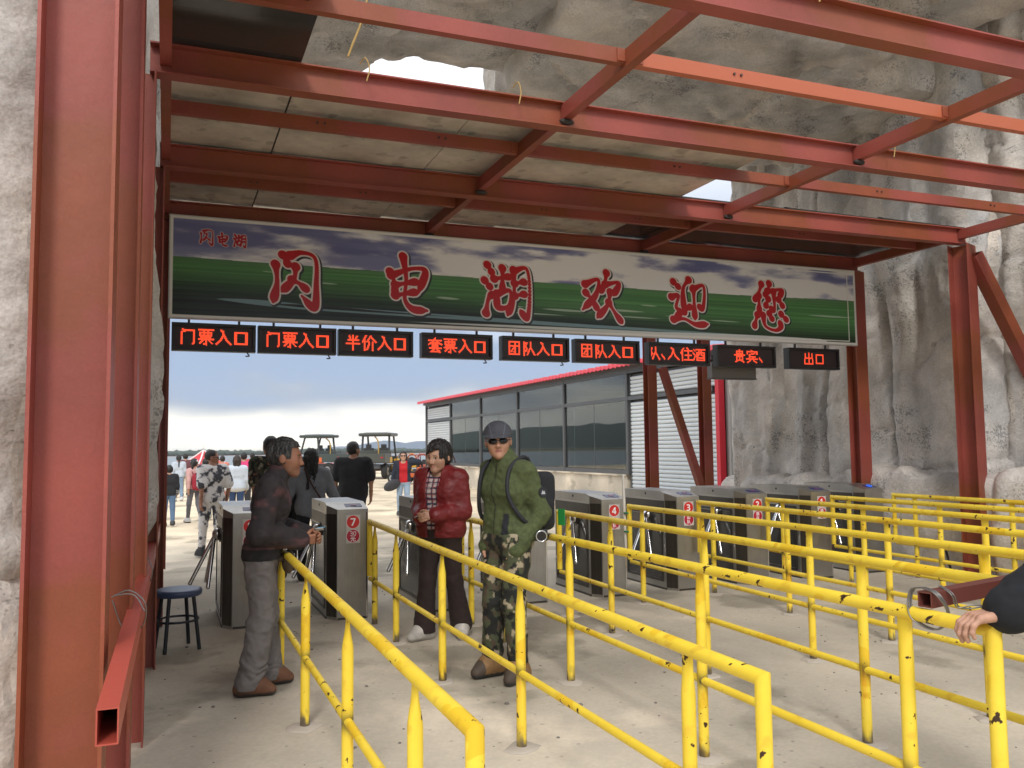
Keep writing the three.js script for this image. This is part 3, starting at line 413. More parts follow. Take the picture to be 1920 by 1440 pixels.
// ---------- glass pavilion on the right of the plaza ----------
{
  const X = 12, t = thing('pavilion', 'long low pavilion with dark glass windows, shutters and a red roof edge', 'building');
  const conc = new THREE.MeshStandardMaterial({ map: repeat(concreteTex.clone(), 0.23, 0.23), roughness: 0.9 }), frame = std(0.11, 0.115, 0.12, 0.45, { metalness: 0.4 }), inner = std(0.10, 0.075, 0.06, 0.85), red = std(0.62, 0.025, 0.045, 0.45), white = std(0.6, 0.6, 0.59, 0.8);
  const glass = new THREE.MeshPhysicalMaterial({ color: new THREE.Color().setRGB(0.42, 0.5, 0.47), roughness: 0.02, transmission: 1, thickness: 0, ior: 1.8 });
  part(t, 'sill_wall', [box(0.22, 0.98, 19.95, X + 0.1, 0.17, -31.08)], conc); part(t, 'sill_coping', box(0.3, 0.05, 16.2, X + 0.09, 0.685, -29.2), conc);
  part(t, 'floor', box(8, 0.05, 24.4, X + 4.2, 0.03, -28.9), std(0.2, 0.19, 0.18, 0.8)); part(t, 'back_wall', box(0.2, 3.7, 24.4, X + 8.3, 1.86, -28.9), inner);
  part(t, 'end_wall', box(8, 3.7, 0.15, X + 4.15, 1.86, -41.1), inner); part(t, 'end_wall', box(8, 3.7, 0.15, X + 4.15, 1.86, -16.6), white);
  part(t, 'ceiling', box(8.1, 0.08, 24.4, X + 4.15, 3.66, -28.9), std(0.16, 0.08, 0.05, 0.8)); for (let i = 0; i < 9; i++) part(t, 'rafter', box(7.8, 0.16, 0.12, X + 4.1, 3.53, -18.5 - i * 2.6), std(0.12, 0.06, 0.04, 0.8));
  { // corrugated red roof sheet with a scalloped drip edge
    const n = 260, P = [], I = []; for (let i = 0; i <= n; i++) { const z = -16.3 - 25.2 * i / n, h = 0.035 * Math.sin(i * 2.4); P.push(X - 0.35, 3.80 + h, z, X + 8.6, 4.5 + h, z, X - 0.35, 3.70 + h * 0.7, z); if (i) { const a = (i - 1) * 3, b = i * 3; I.push(a, b, a + 1, b, b + 1, a + 1, a, a + 2, b, b, a + 2, b + 2); } }
    const g = new THREE.BufferGeometry(); g.setAttribute('position', new THREE.Float32BufferAttribute(P, 3)); g.setIndex(I); g.computeVertexNormals(); const rf = part(t, 'roof', g, new THREE.MeshStandardMaterial({ color: red.color, roughness: 0.45, side: THREE.DoubleSide }));
    part(rf, 'fascia', box(0.08, 0.1, 24.9, X - 0.06, 3.68, -28.85), frame); part(rf, 'underboard', box(8.6, 0.03, 24.9, X + 4.2, 3.745, -28.85), inner);
  }
  const zs = [-20.98, -25.1, -29.1, -33.1, -37.1];
  zs.forEach((z) => part(t, 'mullion', box(0.12, 2.92, 0.11, X, 2.17, z), frame));
  part(t, 'transom', box(0.1, 0.11, 24, X + 0.002, 2.83, -28.9), frame); part(t, 'head_rail', box(0.1, 0.1, 24, X + 0.002, 3.58, -28.9), frame); part(t, 'bottom_rail', box(0.1, 0.12, 16, X + 0.002, 0.775, -29.05), frame);
  for (let i = 0; i < 4; i++) { const z0 = zs[i] - 0.06, z1 = zs[i + 1] + 0.06, c = (z0 + z1) / 2, w = z0 - z1; part(t, 'window_pane', box(0.012, 1.93, w / 2 - 0.012, X, 1.807, c + w / 4 + 0.001), glass); part(t, 'window_pane', box(0.012, 1.93, w / 2 - 0.012, X, 1.807, c - w / 4 - 0.001), glass); part(t, 'window_pane', box(0.012, 0.64, w - 0.01, X, 3.205, c), glass); part(t, 'pane_joint', box(0.02, 1.93, 0.02, X, 1.807, c), frame); }
  // roller shutters, slat by slat
  const sl = std(0.62, 0.66, 0.68, 0.38, { metalness: 0.2 }), slatShape = polyShape([[0.02, -0.052], [-0.012, -0.05], [-0.03, -0.03], [-0.036, 0.0], [-0.03, 0.03], [-0.012, 0.047], [0.02, 0.052]]);
  const shutter = (z0, z1, y0, y1) => { const s = part(t, 'shutter', [box(0.05, y1 - y0, 0.07, X + 0.03, (y0 + y1) / 2, z0 - 0.035), box(0.05, y1 - y0, 0.07, X + 0.03, (y0 + y1) / 2, z1 + 0.035), box(0.012, y1 - y0, z0 - z1 - 0.16, X + 0.075, (y0 + y1) / 2, (z0 + z1) / 2)], std(0.07, 0.075, 0.08, 0.6)); const g = profile(slatShape, V(X + 0.03, 0, z1 + 0.08), V(X + 0.03, 0, z0 - 0.08)); for (let y = y0 + 0.055; y < y1 - 0.04; y += 0.108) { const m = part(s, 'slat', g, sl); m.position.y = y; } };
  shutter(-16.78, -20.9, -0.2, 2.76); shutter(-16.78, -20.9, 2.9, 3.5); shutter(-37.2, -40.95, 0.7, 2.76); shutter(-37.2, -40.95, 2.9, 3.5);
  part(t, 'corner_trim', box(0.16, 3.9, 0.14, X - 0.02, 1.71, -16.66), red, 'red corner trim'); part(t, 'corner_post', box(0.12, 3.6, 0.12, X, 1.83, -41), frame);
  part(t, 'step', box(1.5, 0.3, 4.6, X - 0.8, -0.14, -18.8), conc);
}
{ // wall panel behind the rock at the end of the pavilion, with a green ledge
  const t = thing('screen_wall', 'pale grey screen wall with green lower half behind the rock edge', 'wall', [12.9, 0, -15.7]);
  part(t, 'upper_panel', box(2.6, 2.6, 0.1, 0.5, 2.45, 0), std(0.42, 0.43, 0.43, 0.6)); part(t, 'lower_panel', box(2.6, 1.4, 0.11, 0.5, 0.45, 0), std(0.10, 0.2, 0.155, 0.5)); part(t, 'ledge', box(2.6, 0.7, 0.6, 0.6, 0.11, 0.36), std(0.13, 0.22, 0.175, 0.6));
}

// ---------- yellow queue barriers ----------
const paintTex = dataTex(512, 512, (u, v) => {
  const n = tfbm(u, v, 5, 5, 7), chip = smooth(0.56, 0.59, tfbm(u, v, 22, 4, 29) + tnoise(u, v, 90, 4) * 0.1 + tfbm(u, v, 4, 2, 77) * 0.25), touch = smooth(0.28, 0.31, tfbm(u, v, 3, 4, 57)), dirt = smooth(0.25, 0.6, tfbm(u, v, 12, 4, 3));
  let r = 0.945 + n * 0.04, g = 0.825 + n * 0.05, b = 0.25 + n * 0.05; r = lerp(r, 0.91, touch); g = lerp(g, 0.76, touch); b = lerp(b, 0.17, touch); r -= dirt * 0.05; g -= dirt * 0.07; b -= dirt * 0.02;
  return [lerp(r, 0.24, chip), lerp(g, 0.15, chip), lerp(b, 0.08, chip)];
});
const paintBump = dataTex(256, 256, (u, v) => { const k = 0.6 + tfbm(u, v, 20, 4, 17) * 0.4; return [k, k, k]; }, false);
const yellow = new THREE.MeshPhysicalMaterial({ map: paintTex, roughness: 0.5, bumpMap: paintBump, bumpScale: 0.0008, vertexColors: true });
function metreUV(g, r, len, su, ou, ov) { const uv = g.attributes.uv; for (let i = 0; i < uv.count; i++) uv.setXY(i, uv.getX(i) * len / 0.9 + ou, uv.getY(i) * 2 * Math.PI * r / 0.9 + ov); }
function pipe(pts, r, seed) {   // round pipe along a polyline in the y-z plane, cut and welded at mitred corners
  const P = pts.map((p) => V(...p)), m = 16, X = V(1, 0, 0), pos = [], nor = [], uv = [], I = [], dirs = P.slice(1).map((p, i) => p.clone().sub(P[i]).normalize()), nr = dirs.map((d) => new THREE.Vector3().crossVectors(X, d)); let len = 0;
  const joint = (i) => (i === 0 ? nr[0].clone() : i === P.length - 1 ? nr[i - 1].clone() : (() => { const q = nr[i - 1].clone().add(nr[i]).normalize(); return q.divideScalar(q.dot(nr[i])); })());
  for (let s = 0; s < dirs.length; s++) { const L = P[s].distanceTo(P[s + 1]), base = pos.length / 3; [[P[s], joint(s), len], [P[s + 1], joint(s + 1), len + L]].forEach(([c, nm, l]) => { for (let k = 0; k <= m; k++) { const a = k / m * Math.PI * 2, ca = Math.cos(a), sa = Math.sin(a); pos.push(c.x + r * ca, c.y + r * sa * nm.y, c.z + r * sa * nm.z); nor.push(ca, sa * nr[s].y, sa * nr[s].z); uv.push(l / 0.9 + seed * 0.37, k / m * 2 * Math.PI * r / 0.9 + seed * 0.61); } }); for (let k = 0; k < m; k++) I.push(base + k, base + m + 1 + k, base + k + 1, base + k + 1, base + m + 1 + k, base + m + 2 + k); len += L; }
  const g = new THREE.BufferGeometry(); g.setAttribute('position', new THREE.Float32BufferAttribute(pos, 3)); g.setAttribute('normal', new THREE.Float32BufferAttribute(nor, 3)); g.setAttribute('uv', new THREE.Float32BufferAttribute(uv, 2)); g.setAttribute('color', new THREE.BufferAttribute(new Float32Array(pos.length).fill(1), 3)); g.setIndex(I); return g;
}
function postGeo(h, weld, seed) {   // pipe post, its head pressed flat under the rail; burnt weld ring, rust runs below it and a scuffed foot
  const n = 44, m = 14, P = [], U = [], C = [], I = [], r0 = 0.0252;
  for (let j = 0; j <= n; j++) { const y = h * j / n, q = smooth(h - 0.15, h - 0.02, y), fx = lerp(1, 0.25, q), fz = lerp(1, 1.32, q);
    for (let i = 0; i <= m; i++) { const a = i / m * Math.PI * 2; P.push(Math.cos(a) * r0 * fx, y, Math.sin(a) * r0 * fz); U.push(y / 0.9 + seed * 0.31, i / m * 0.17 / 0.9 + seed * 0.77);
      const w = Math.exp(-(((y - weld) / 0.035) ** 2)) * clamp(0.75 + vnoise(a * 1.5 + seed, y * 30, seed) * 0.5), run = (y < weld ? smooth(0.2, 0.75, vnoise(Math.cos(a) * 3.5 + seed, y * 3, Math.sin(a) * 3.5)) * smooth(0.02, weld, y) : 0) * 0.8, ft = smooth(0.09, 0.02, y + 0.04 * vnoise(a * 2 + seed, y * 20, 1));
      let c = [1, 1, 1]; c = [lerp(c[0], 0.92, run), lerp(c[1], 0.62, run), lerp(c[2], 0.35, run)]; c = [lerp(c[0], 0.045, w), lerp(c[1], 0.06, w), lerp(c[2], 0.4, w)]; c = [lerp(c[0], 0.13, ft), lerp(c[1], 0.14, ft), lerp(c[2], 1.2, ft)]; C.push(...c);
      if (j && i) { const k = j * (m + 1) + i; I.push(k, k - 1, k - m - 2, k, k - m - 2, k - m - 1); } } }
  const g = new THREE.BufferGeometry(); g.setAttribute('position', new THREE.Float32BufferAttribute(P, 3)); g.setAttribute('uv', new THREE.Float32BufferAttribute(U, 2)); g.setAttribute('color', new THREE.Float32BufferAttribute(C, 3)); g.setIndex(I); g.computeVertexNormals(); return g;
}
const moundTex = std(0.46, 0.41, 0.35, 0.95);
{
  const railX = [0.72, 1.67, 2.42, 3.26, 4.16, 5.07, 5.95, 6.8, 7.65], far = [-7.3, -7.5, -7.2, -7.15, -7.45, -7.6, -7.6, -7.55, -7.5];
  const posts = [[-7.0, -5.9, -4.82, -3.65, -2.6], [-7.3, -6.57, -5.37, -4.05, -2.55], [-6.95, -6.2, -5.03, -3.57, -2.32], [-6.95, -6.14, -4.8, -3.4, -2.3], [-7.2, -6.18, -4.84, -3.43, -2.3], [-7.35, -6.2, -5.03, -3.6, -2.3], [-7.35, -6.2, -4.9, -3.5, -2.3], [-7.3, -6.1, -4.8, -3.4, -2.3], [-7.2, -6.0, -4.7, -3.4, -2.3]];
  const lab = ['yellow pipe queue barrier the older man in the dark jacket leans on', 'yellow pipe queue barrier right of turnstile seven, ending in chipped paint', 'yellow pipe queue barrier behind the man in green, hand resting on its end', 'yellow pipe queue barrier starting left of turnstile four', 'yellow pipe queue barrier with a white stick taped to its far end', 'yellow pipe queue barrier starting beside turnstile three', 'yellow pipe queue barrier starting beside turnstile two', 'yellow pipe queue barrier starting beside turnstile one', 'yellow pipe queue barrier nearest the right rock wall'];
  railX.forEach((x, i) => {
    const t = thing('queue_barrier', lab[i], 'queue barrier', [x - (i > 2 ? 0.06 : 0), 0, 0], i > 2 ? -0.02 : 0, 'yellow queue barriers between the lanes'), H = [0.85, 0.86, 0.885, 0.905][Math.min(i, 3)], H1 = [0.80, 0.80, 0.91, 0.915][Math.min(i, 3)], M = 0.37, z1 = -2.05 + (i === 2 ? 0.08 : i === 1 ? -0.1 : 0), r = 0.0245;
    part(t, 'top_rail', pipe([[0, M + 0.02, far[i]], [0, H, far[i]], [0, H1, z1], [0, 0.0, z1]], r, i + 1), yellow);
    const ps = posts[i]; let a = far[i] + 0.02; [...ps, z1].forEach((z, k) => { part(t, 'mid_rail', pipe([[0, M, a], [0, M, z]], 0.0185, i * 7 + k), yellow); a = z; });
    ps.forEach((z, k) => { const m = part(t, 'post', postGeo(lerp(H, H1, (z - far[i]) / (z1 - far[i])) - 0.012, M, i * 5 + k * 1.7), yellow); m.position.z = z; const b = new THREE.SphereGeometry(0.09, 12, 6, 0, Math.PI * 2, 0, Math.PI / 2); const bp = b.attributes.position; for (let q = 0; q < bp.count; q++) { const s = 1 + 0.3 * vnoise(bp.getX(q) * 20 + k, 1, bp.getZ(q) * 20 + i); bp.setXYZ(q, bp.getX(q) * s, bp.getY(q) * 0.16, bp.getZ(q) * s); } b.computeVertexNormals(); part(t, 'mortar_collar', b.translate(0, 0.001, z), moundTex); });
  });
  // brown square tube wired across the barrier ends at right
  const t = thing('cross_tube', 'dark red-brown square tube wired onto the end of a yellow barrier', 'tube'); part(t, 'tube', profile(tubeShape(0.052, 0.052, 0.004), V(2.41, 0.965, -2.22), V(3.4, 0.985, -2.36)), std(0.15, 0.045, 0.035, 0.45));
  const loops = []; for (const o of [0, 0.009, 0.017]) loops.push(wire([[2.415 + o, 1.003, -2.235], [2.415 + o, 0.99, -2.18], [2.45 + o * 0.5, 0.92, -2.165], [2.43 + o, 0.866, -2.2], [2.395 + o, 0.9, -2.27], [2.41 + o, 0.99, -2.28], [2.415 + o, 1.003, -2.235]], 0.0026, 30)); for (const o of [0, 0.01]) loops.push(wire([[2.5 + o, 1.003, -2.24], [2.5 + o, 0.98, -2.19], [2.525 + o, 0.935, -2.19], [2.56, 0.945 - o, -2.16], [2.62, 0.94, -2.15], [2.7, 0.945, -2.17]], 0.0026, 24)); part(t, 'tie_wire', loops, wireMat);
  const s = thing('measuring_stick', 'thin white stick taped upright to a yellow barrier end post', 'stick', [4.245, 0.0, -7.492]); part(s, 'stick', cyl(0.014, 0.014, V(-0.015, 0.42, 0), V(-0.035, 1.22, 0), 8), std(0.72, 0.7, 0.64, 0.5)); for (const y of [0.66, 0.84]) part(s, 'green_tape', new THREE.TorusGeometry(0.04, 0.006, 5, 18).rotateX(Math.PI / 2).scale(1, 1.6, 1).translate(0.003, y, 0.02), std(0.02, 0.2, 0.09, 0.5), 'green tape');
}

// ---------- turnstiles ----------
{
  const brushed = dataTex(512, 512, (u, v) => { const k = 0.66 + tnoise(u, v * 0.04, 256, 5) * 0.018 + tfbm(u, v, 3, 5, 8) * 0.09; return [k, k * 0.985, k * 0.955]; }), ss = new THREE.MeshStandardMaterial({ map: brushed, metalness: 0.85, roughness: 0.36 }), ssDark = new THREE.MeshStandardMaterial({ map: brushed, metalness: 0.85, roughness: 0.42, color: new THREE.Color().setRGB(0.25, 0.235, 0.22) }), chrome = std(0.75, 0.75, 0.75, 0.12, { metalness: 1 }), blackGlass = std(0.05, 0.048, 0.046, 0.15), blue = std(0.02, 0.03, 0.16, 0.15), seam = std(0.03, 0.03, 0.03, 0.6);
  const W = 0.35, L = 0.95, Hh = 1.02;   // x 0..W, front at z = 0, back at z = -L; front-left corner cut off
  function sticker(top, sub) { const [c, x] = canvas(128, 256); x.fillStyle = '#c9c5bd'; x.fillRect(0, 0, 128, 256);
    const disc = (cy, col) => { x.fillStyle = '#f1ece8'; x.beginPath(); x.arc(64, cy, 62, 0, 7); x.fill(); x.fillStyle = col; x.beginPath(); x.arc(64, cy, 58, 0, 7); x.fill(); };
    disc(64, '#d8302c'); x.fillStyle = '#fff'; x.font = 'bold 96px sans-serif'; x.textAlign = 'center'; x.textBaseline = 'middle'; x.fillText(top, 64, 66);
    disc(192, '#b8213f'); x.strokeStyle = '#fff'; if (sub[0] === '3') { x.font = '56px sans-serif'; x.fillStyle = '#fff'; x.fillText('30', 64, 170); strokes(x, '元', 38, 194, 50, 6); } else { strokes(x, sub[0], 42, 142, 44, 5); strokes(x, sub[1], 42, 194, 44, 5); }
    return new THREE.MeshStandardMaterial({ map: tex(c), roughness: 0.4 }); }
  const nums = [['8', '30'], ['7', '30'], ['6', '30'], ['5', '团队'], ['4', '团队'], ['3', '团队'], ['2', '酒店'], ['1', '酒店'], ['', '']];
  const lab = ['stainless steel tripod turnstile half hidden behind the older man', 'stainless steel tripod turnstile numbered seven with a round price sticker', 'stainless steel tripod turnstile behind the woman in the red jacket', 'stainless steel tripod turnstile behind the man in green', 'stainless steel tripod turnstile numbered four, beside the white stick', 'stainless steel tripod turnstile numbered three on its red sticker', 'stainless steel tripod turnstile numbered two on its red sticker', 'stainless steel tripod turnstile numbered one on its red sticker', 'stainless steel exit turnstile with a blue ring, nearest the rock'];
  const foot = [[0.075, 0], [W, 0], [W, -L], [0, -L], [0, -0.12]];   // plan outline
  const side = polyShape([[0, 0], [L, 0], [L, Hh], [0.2, Hh], [0, Hh - 0.06]]);
  nums.forEach(([num, sub], i) => {
    const t = thing('turnstile', lab[i], 'turnstile', [0.46 + i * 0.88, 0, -7.66 + (i === 8 ? -0.1 : 0)], 0, 'turnstiles across the gate');
    const plan = (pts, y0, y1) => { const g = new THREE.ExtrudeGeometry(polyShape(pts.map(([a, b]) => [a, -b])), { depth: y1 - y0, bevelEnabled: false }); return g.rotateX(-Math.PI / 2).scale(1, 1, 1).translate(0, y0, 0); };
    part(t, 'cabinet', plan(foot, 0.0, 0.94), ss);
    part(t, 'plinth', plan([[0.085, 0.004], [W - 0.01, 0.004], [W - 0.01, -L - 0.004], [-0.004, -L - 0.004], [-0.004, -0.125]], 0.0, 0.02), ssDark);
    // lid with a sloping front
    { const g = new THREE.BufferGeometry(), q = [[0.075, 0], [W, 0], [W, -0.2], [W, -L], [0, -L], [0, -0.2], [0, -0.12]], lo = q.map(([a, b]) => [a, 0.94, b]), hi = q.map(([a, b]) => [a, b > -0.13 ? 0.965 + Math.max(0, -b) * 0.3 : b > -0.25 ? Hh : Hh, b]), P = [], I = []; [...lo, ...hi].forEach((v) => P.push(...v)); const n = 7; for (let k = 0; k < n; k++) { const a = k, b = (k + 1) % n; I.push(a, b, a + n, b, b + n, a + n); } for (const [a, b, c] of [[0, 1, 6], [1, 2, 5], [1, 5, 6], [2, 3, 5], [3, 4, 5]]) I.push(a + n, b + n, c + n); g.setAttribute('position', new THREE.Float32BufferAttribute(P, 3)); g.setIndex(I); const f = g.toNonIndexed(); f.computeVertexNormals(); const lid = part(t, 'lid', box(0.001, 0.001, 0.001, 0.2, 0.95, -0.4), ss); lid.geometry = merge([f]); const pu = lid.geometry.attributes.uv, pp = lid.geometry.attributes.position; for (let k = 0; k < pu.count; k++) pu.setXY(k, pp.getX(k), pp.getZ(k)); part(lid, 'lid_lock', cyl(0.012, 0.012, V(-0.004, 0.985, -0.5), V(0.004, 0.985, -0.5), 10), seam); }
    // display on the slope
    const dsp = part(t, 'display', box(0.15, 0.008, 0.085, 0, 0, 0), blue); dsp.position.set(0.235, 0.992, -0.1); dsp.rotation.x = 0.27; if (i === 8) part(dsp, 'ring_light', new THREE.TorusGeometry(0.03, 0.006, 6, 20).rotateX(Math.PI / 2).translate(0, 0.007, 0), std(0.05, 0.16, 0.6, 0.3, { emissive: new THREE.Color(0.02, 0.1, 0.6), emissiveIntensity: 0.6 })); else part(dsp, 'digit_panel', box(0.05, 0.003, 0.03, 0, 0.0055, 0), std(0.22, 0.05, 0.1, 0.3));
    if (num) { part(t, 'number_sticker', new THREE.PlaneGeometry(0.125, 0.25).translate(0.215, 0.79, 0.004), sticker(num, sub)); }
    part(t, 'front_edge_strip', box(0.012, 0.92, 0.006, W - 0.012, 0.475, 0.003), chrome);
    // dark chamfer panel and recessed smoked panel on the lane side
    { const g = new THREE.PlaneGeometry(0.125, 0.9).translate(0, 0.475, 0); const m = part(t, 'chamfer_panel', g, ssDark); m.position.set(0.0345, 0, -0.0575); m.rotation.y = -Math.atan2(0.12, 0.075); }
    part(t, 'side_panel', box(0.006, 0.66, 0.68, -0.002, 0.44, -0.54), blackGlass); part(t, 'side_frame', [box(0.014, 0.025, 0.74, -0.003, 0.092, -0.54), box(0.014, 0.025, 0.74, -0.003, 0.79, -0.54), box(0.014, 0.675, 0.025, -0.003, 0.441, -0.18), box(0.014, 0.675, 0.025, -0.003, 0.441, -0.9)], ssDark); part(t, 'side_header', box(0.008, 0.1, 0.8, -0.002, 0.87, -0.53), ssDark);
    // tripod head and three arms on the lane side
    const hub = part(t, 'tripod_hub', new THREE.SphereGeometry(0.055, 14, 10).scale(0.8, 1, 1).translate(-0.03, 0.76, -0.42), chrome); part(hub, 'hub_flange', cyl(0.07, 0.07, V(-0.012, 0.76, -0.42), V(0.002, 0.76, -0.42), 18), ssDark);
    const o = V(-0.05, 0.75, -0.42); for (const d of [[-0.2, -0.4, 0.04], [-0.06, -0.42, 0.2], [-0.06, -0.42, -0.2]]) part(t, 'tripod_arm', [cyl(0.017, 0.017, o, o.clone().add(V(...d)), 10), new THREE.SphereGeometry(0.018, 8, 6).translate(o.x + d[0], o.y + d[1], o.z + d[2])], chrome);
  });
}

// ---------- stool, puddles and litter ----------
{
  const t = thing('stool', 'low round dark blue stool behind the left steel columns', 'stool', [0.1, 0, -7.1]); const m = std(0.025, 0.035, 0.07, 0.4), lm = std(0.012, 0.015, 0.025, 0.45);
  part(t, 'seat', new THREE.LatheGeometry([[0.001, 0.45], [0.15, 0.452], [0.172, 0.446], [0.178, 0.43], [0.172, 0.405], [0.16, 0.4], [0.001, 0.4]].map(([a, b]) => new THREE.Vector2(a, b)), 32), std(0.05, 0.075, 0.15, 0.35));
  for (let k = 0; k < 4; k++) { const a = 0.5 + k * Math.PI / 2; part(t, 'leg', cyl(0.014, 0.014, V(Math.cos(a) * 0.18, 0, Math.sin(a) * 0.18), V(Math.cos(a) * 0.125, 0.41, Math.sin(a) * 0.125), 10), lm); }
  part(t, 'ring', new THREE.TorusGeometry(0.15, 0.009, 8, 32).rotateX(Math.PI / 2).translate(0, 0.22, 0), lm);
  const r = rng(9), gs = []; for (let i = 0; i < 260; i++) { const s = 0.004 + r() * r() * 0.014; gs.push(new THREE.IcosahedronGeometry(s, 0).scale(1, 0.5, 1).rotateY(r() * 6).translate(r() * 6.5, s * 0.25, -2.5 - r() * 8)); } const g = part(scene, 'grit', merge(gs), std(0.2, 0.18, 0.16, 0.95)); g.userData = { kind: 'stuff', label: 'loose grit scattered over the concrete lanes', category: 'grit' };
}
// ---------- vehicles and tents beyond the plaza ----------
const tyreMat = std(0.025, 0.024, 0.023, 0.9), darkMetal = std(0.05, 0.055, 0.06, 0.45), rimM = std(0.35, 0.35, 0.35, 0.4, { metalness: 0.6 });
function wheel(t, x, y, z, r, w) { const g = new THREE.TorusGeometry(r * 0.72, r * 0.28, 10, 22).scale(1, 1, w / (r * 0.56)).rotateY(Math.PI / 2).translate(x, y, z); const m = part(t, 'wheel', cyl(r * 0.5, r * 0.5, V(x - w * 0.42, y, z), V(x + w * 0.42, y, z), 16), rimM); part(m, 'tyre', g, tyreMat); part(m, 'hub', cyl(r * 0.16, r * 0.16, V(x - w * 0.5, y, z), V(x + w * 0.5, y, z), 8), darkMetal); }
function utv(label, pos, yaw, body, accent) {   // utility buggy: rear towards +z
  const t = thing('utility_buggy', label, 'buggy', [pos[0], -0.22, pos[2]], yaw); t.scale.setScalar(1.25); const bm = std(...body, 0.4), ac = std(...accent, 0.4), bar = std(0.04, 0.042, 0.045, 0.5);
  for (const x of [-0.62, 0.62]) for (const z of [-1.05, 0.95]) wheel(t, x, 0.36, z, 0.36, 0.28);
  part(t, 'chassis', [box(1.0, 0.18, 2.9, 0, 0.55, -0.05, 0.03), cyl(0.03, 0.03, V(-0.6, 0.4, 0.95), V(0.6, 0.4, 0.95), 8), cyl(0.05, 0.05, V(-0.3, 0.42, 0.6), V(-0.3, 0.42, 1.35), 8), cyl(0.03, 0.03, V(-0.6, 0.4, -1.05), V(0.6, 0.4, -1.05), 8)], darkMetal);
  part(t, 'cargo_bed', [box(1.5, 0.08, 1.1, 0, 0.78, 0.95, 0.02), box(1.5, 0.34, 0.06, 0, 0.98, 1.48, 0.02), box(0.06, 0.34, 1.06, -0.72, 0.98, 0.95, 0.02), box(0.06, 0.34, 1.06, 0.72, 0.98, 0.95, 0.02), box(1.5, 0.3, 0.06, 0, 1.15, 0.4, 0.02)], bm);
  part(t, 'bonnet', [box(1.3, 0.35, 0.8, 0, 0.86, -1.25, 0.08)], bm);
  for (const x of [-0.66, 0.66]) part(t, 'fender', [box(0.2, 0.3, 0.5, x, 0.86, 0.42, 0.06), box(0.22, 0.12, 0.7, x, 0.84, -1.1, 0.05)], ac);
  for (const x of [-0.36, 0.36]) { const s = part(t, 'seat', [box(0.5, 0.14, 0.5, x, 0.86, -0.05, 0.04), box(0.5, 0.55, 0.12, x, 1.15, 0.25, 0.05)], std(0.03, 0.03, 0.03, 0.7)); part(s, 'headrest', box(0.26, 0.18, 0.09, x, 1.5, 0.27, 0.03), std(0.03, 0.03, 0.03, 0.7)); }
  for (const x of [-0.66, 0.66]) part(t, 'roll_bar', [cyl(0.05, 0.05, V(x, 0.85, 0.42), V(x * 0.95, 1.98, 0.3), 8), cyl(0.045, 0.045, V(x, 0.85, -0.85), V(x * 0.95, 1.98, -0.5), 8), cyl(0.03, 0.03, V(x * 0.95, 1.98, 0.32), V(x * 0.95, 1.98, -0.52), 8)], bar);
  part(t, 'roof', [box(1.56, 0.15, 1.35, 0, 2.04, -0.1, 0.06), box(1.1, 0.06, 1.0, 0, 2.11, -0.1, 0.03)], bm); part(t, 'rear_belt', wire([[-0.05, 1.96, 0.34], [0.12, 1.75, 0.45], [0.17, 1.4, 0.47], [0.16, 1.15, 0.46]], 0.03, 12), std(0.5, 0.3, 0.06, 0.7)); for (const x of [-0.6, 0.6]) part(t, 'tail_lamp', box(0.14, 0.07, 0.02, x, 0.98, 1.52, 0.008), std(0.35, 0.02, 0.02, 0.3));
  part(t, 'steering_wheel', new THREE.TorusGeometry(0.17, 0.018, 6, 20).rotateX(-0.5).translate(-0.36, 1.22, -0.5), bar); return t;
}
utv('grey open utility buggy with roof, parked behind the man in black', [11.5, 0, -49.5], -0.5, [0.06, 0.064, 0.055], [0.6, 0.36, 0.03]);
utv('dark utility buggy with roof left of the man in black', [9.1, 0, -55.0], 0.75, [0.045, 0.06, 0.055], [0.6, 0.12, 0.03]);
function kart(label, pos, yaw, c) {   // open off-road kart with a tube cage
  const t = thing('off_road_kart', label, 'kart', [pos[0], -0.22, pos[2]], yaw), m = std(...c, 0.4), bar = std(c[0] * 0.7, c[1] * 0.5, c[2] * 0.5, 0.45);
  for (const x of [-0.6, 0.6]) for (const z of [-0.85, 0.8]) wheel(t, x, 0.3, z, 0.3, 0.22);
  part(t, 'body', [box(0.7, 0.2, 1.9, 0, 0.42, 0, 0.05), box(0.8, 0.3, 0.5, 0, 0.6, -0.8, 0.08), box(0.9, 0.22, 0.5, 0, 0.72, 0.75, 0.06)], m); part(t, 'seat', [box(0.45, 0.5, 0.1, 0, 0.85, 0.35, 0.04), box(0.45, 0.1, 0.45, 0, 0.58, 0.15, 0.03)], std(0.03, 0.03, 0.03, 0.7));
  for (const x of [-0.4, 0.4]) part(t, 'cage_bar', new THREE.TubeGeometry(new THREE.CatmullRomCurve3([V(x, 0.5, -0.7), V(x, 1.05, -0.35), V(x * 0.95, 1.4, 0.05), V(x * 0.95, 1.4, 0.35), V(x, 0.6, 0.9)]), 20, 0.025, 6), bar); part(t, 'cage_bar', [cyl(0.025, 0.025, V(-0.38, 1.4, 0.05), V(0.38, 1.4, 0.05), 6), cyl(0.025, 0.025, V(-0.38, 1.4, 0.35), V(0.38, 1.4, 0.35), 6)], bar);
}
kart('orange off-road kart beside the pavilion corner', [11.2, 0, -40.5], 0.6, [0.5, 0.1, 0.02]); kart('orange-red off-road kart parked behind the woman in red', [13.6, 0, -46.5], -0.4, [0.4, 0.07, 0.03]);
kart('yellow off-road kart parked furthest right in the row', [13.0, 0, -49.0], 0.3, [0.7, 0.4, 0.03]); kart('faded red off-road kart left of the large grey buggy', [10.2, 0, -61], -0.7, [0.4, 0.08, 0.05]); kart('orange kart with cage behind the dark buggy', [12.6, 0, -63], 0.2, [0.45, 0.1, 0.03]);
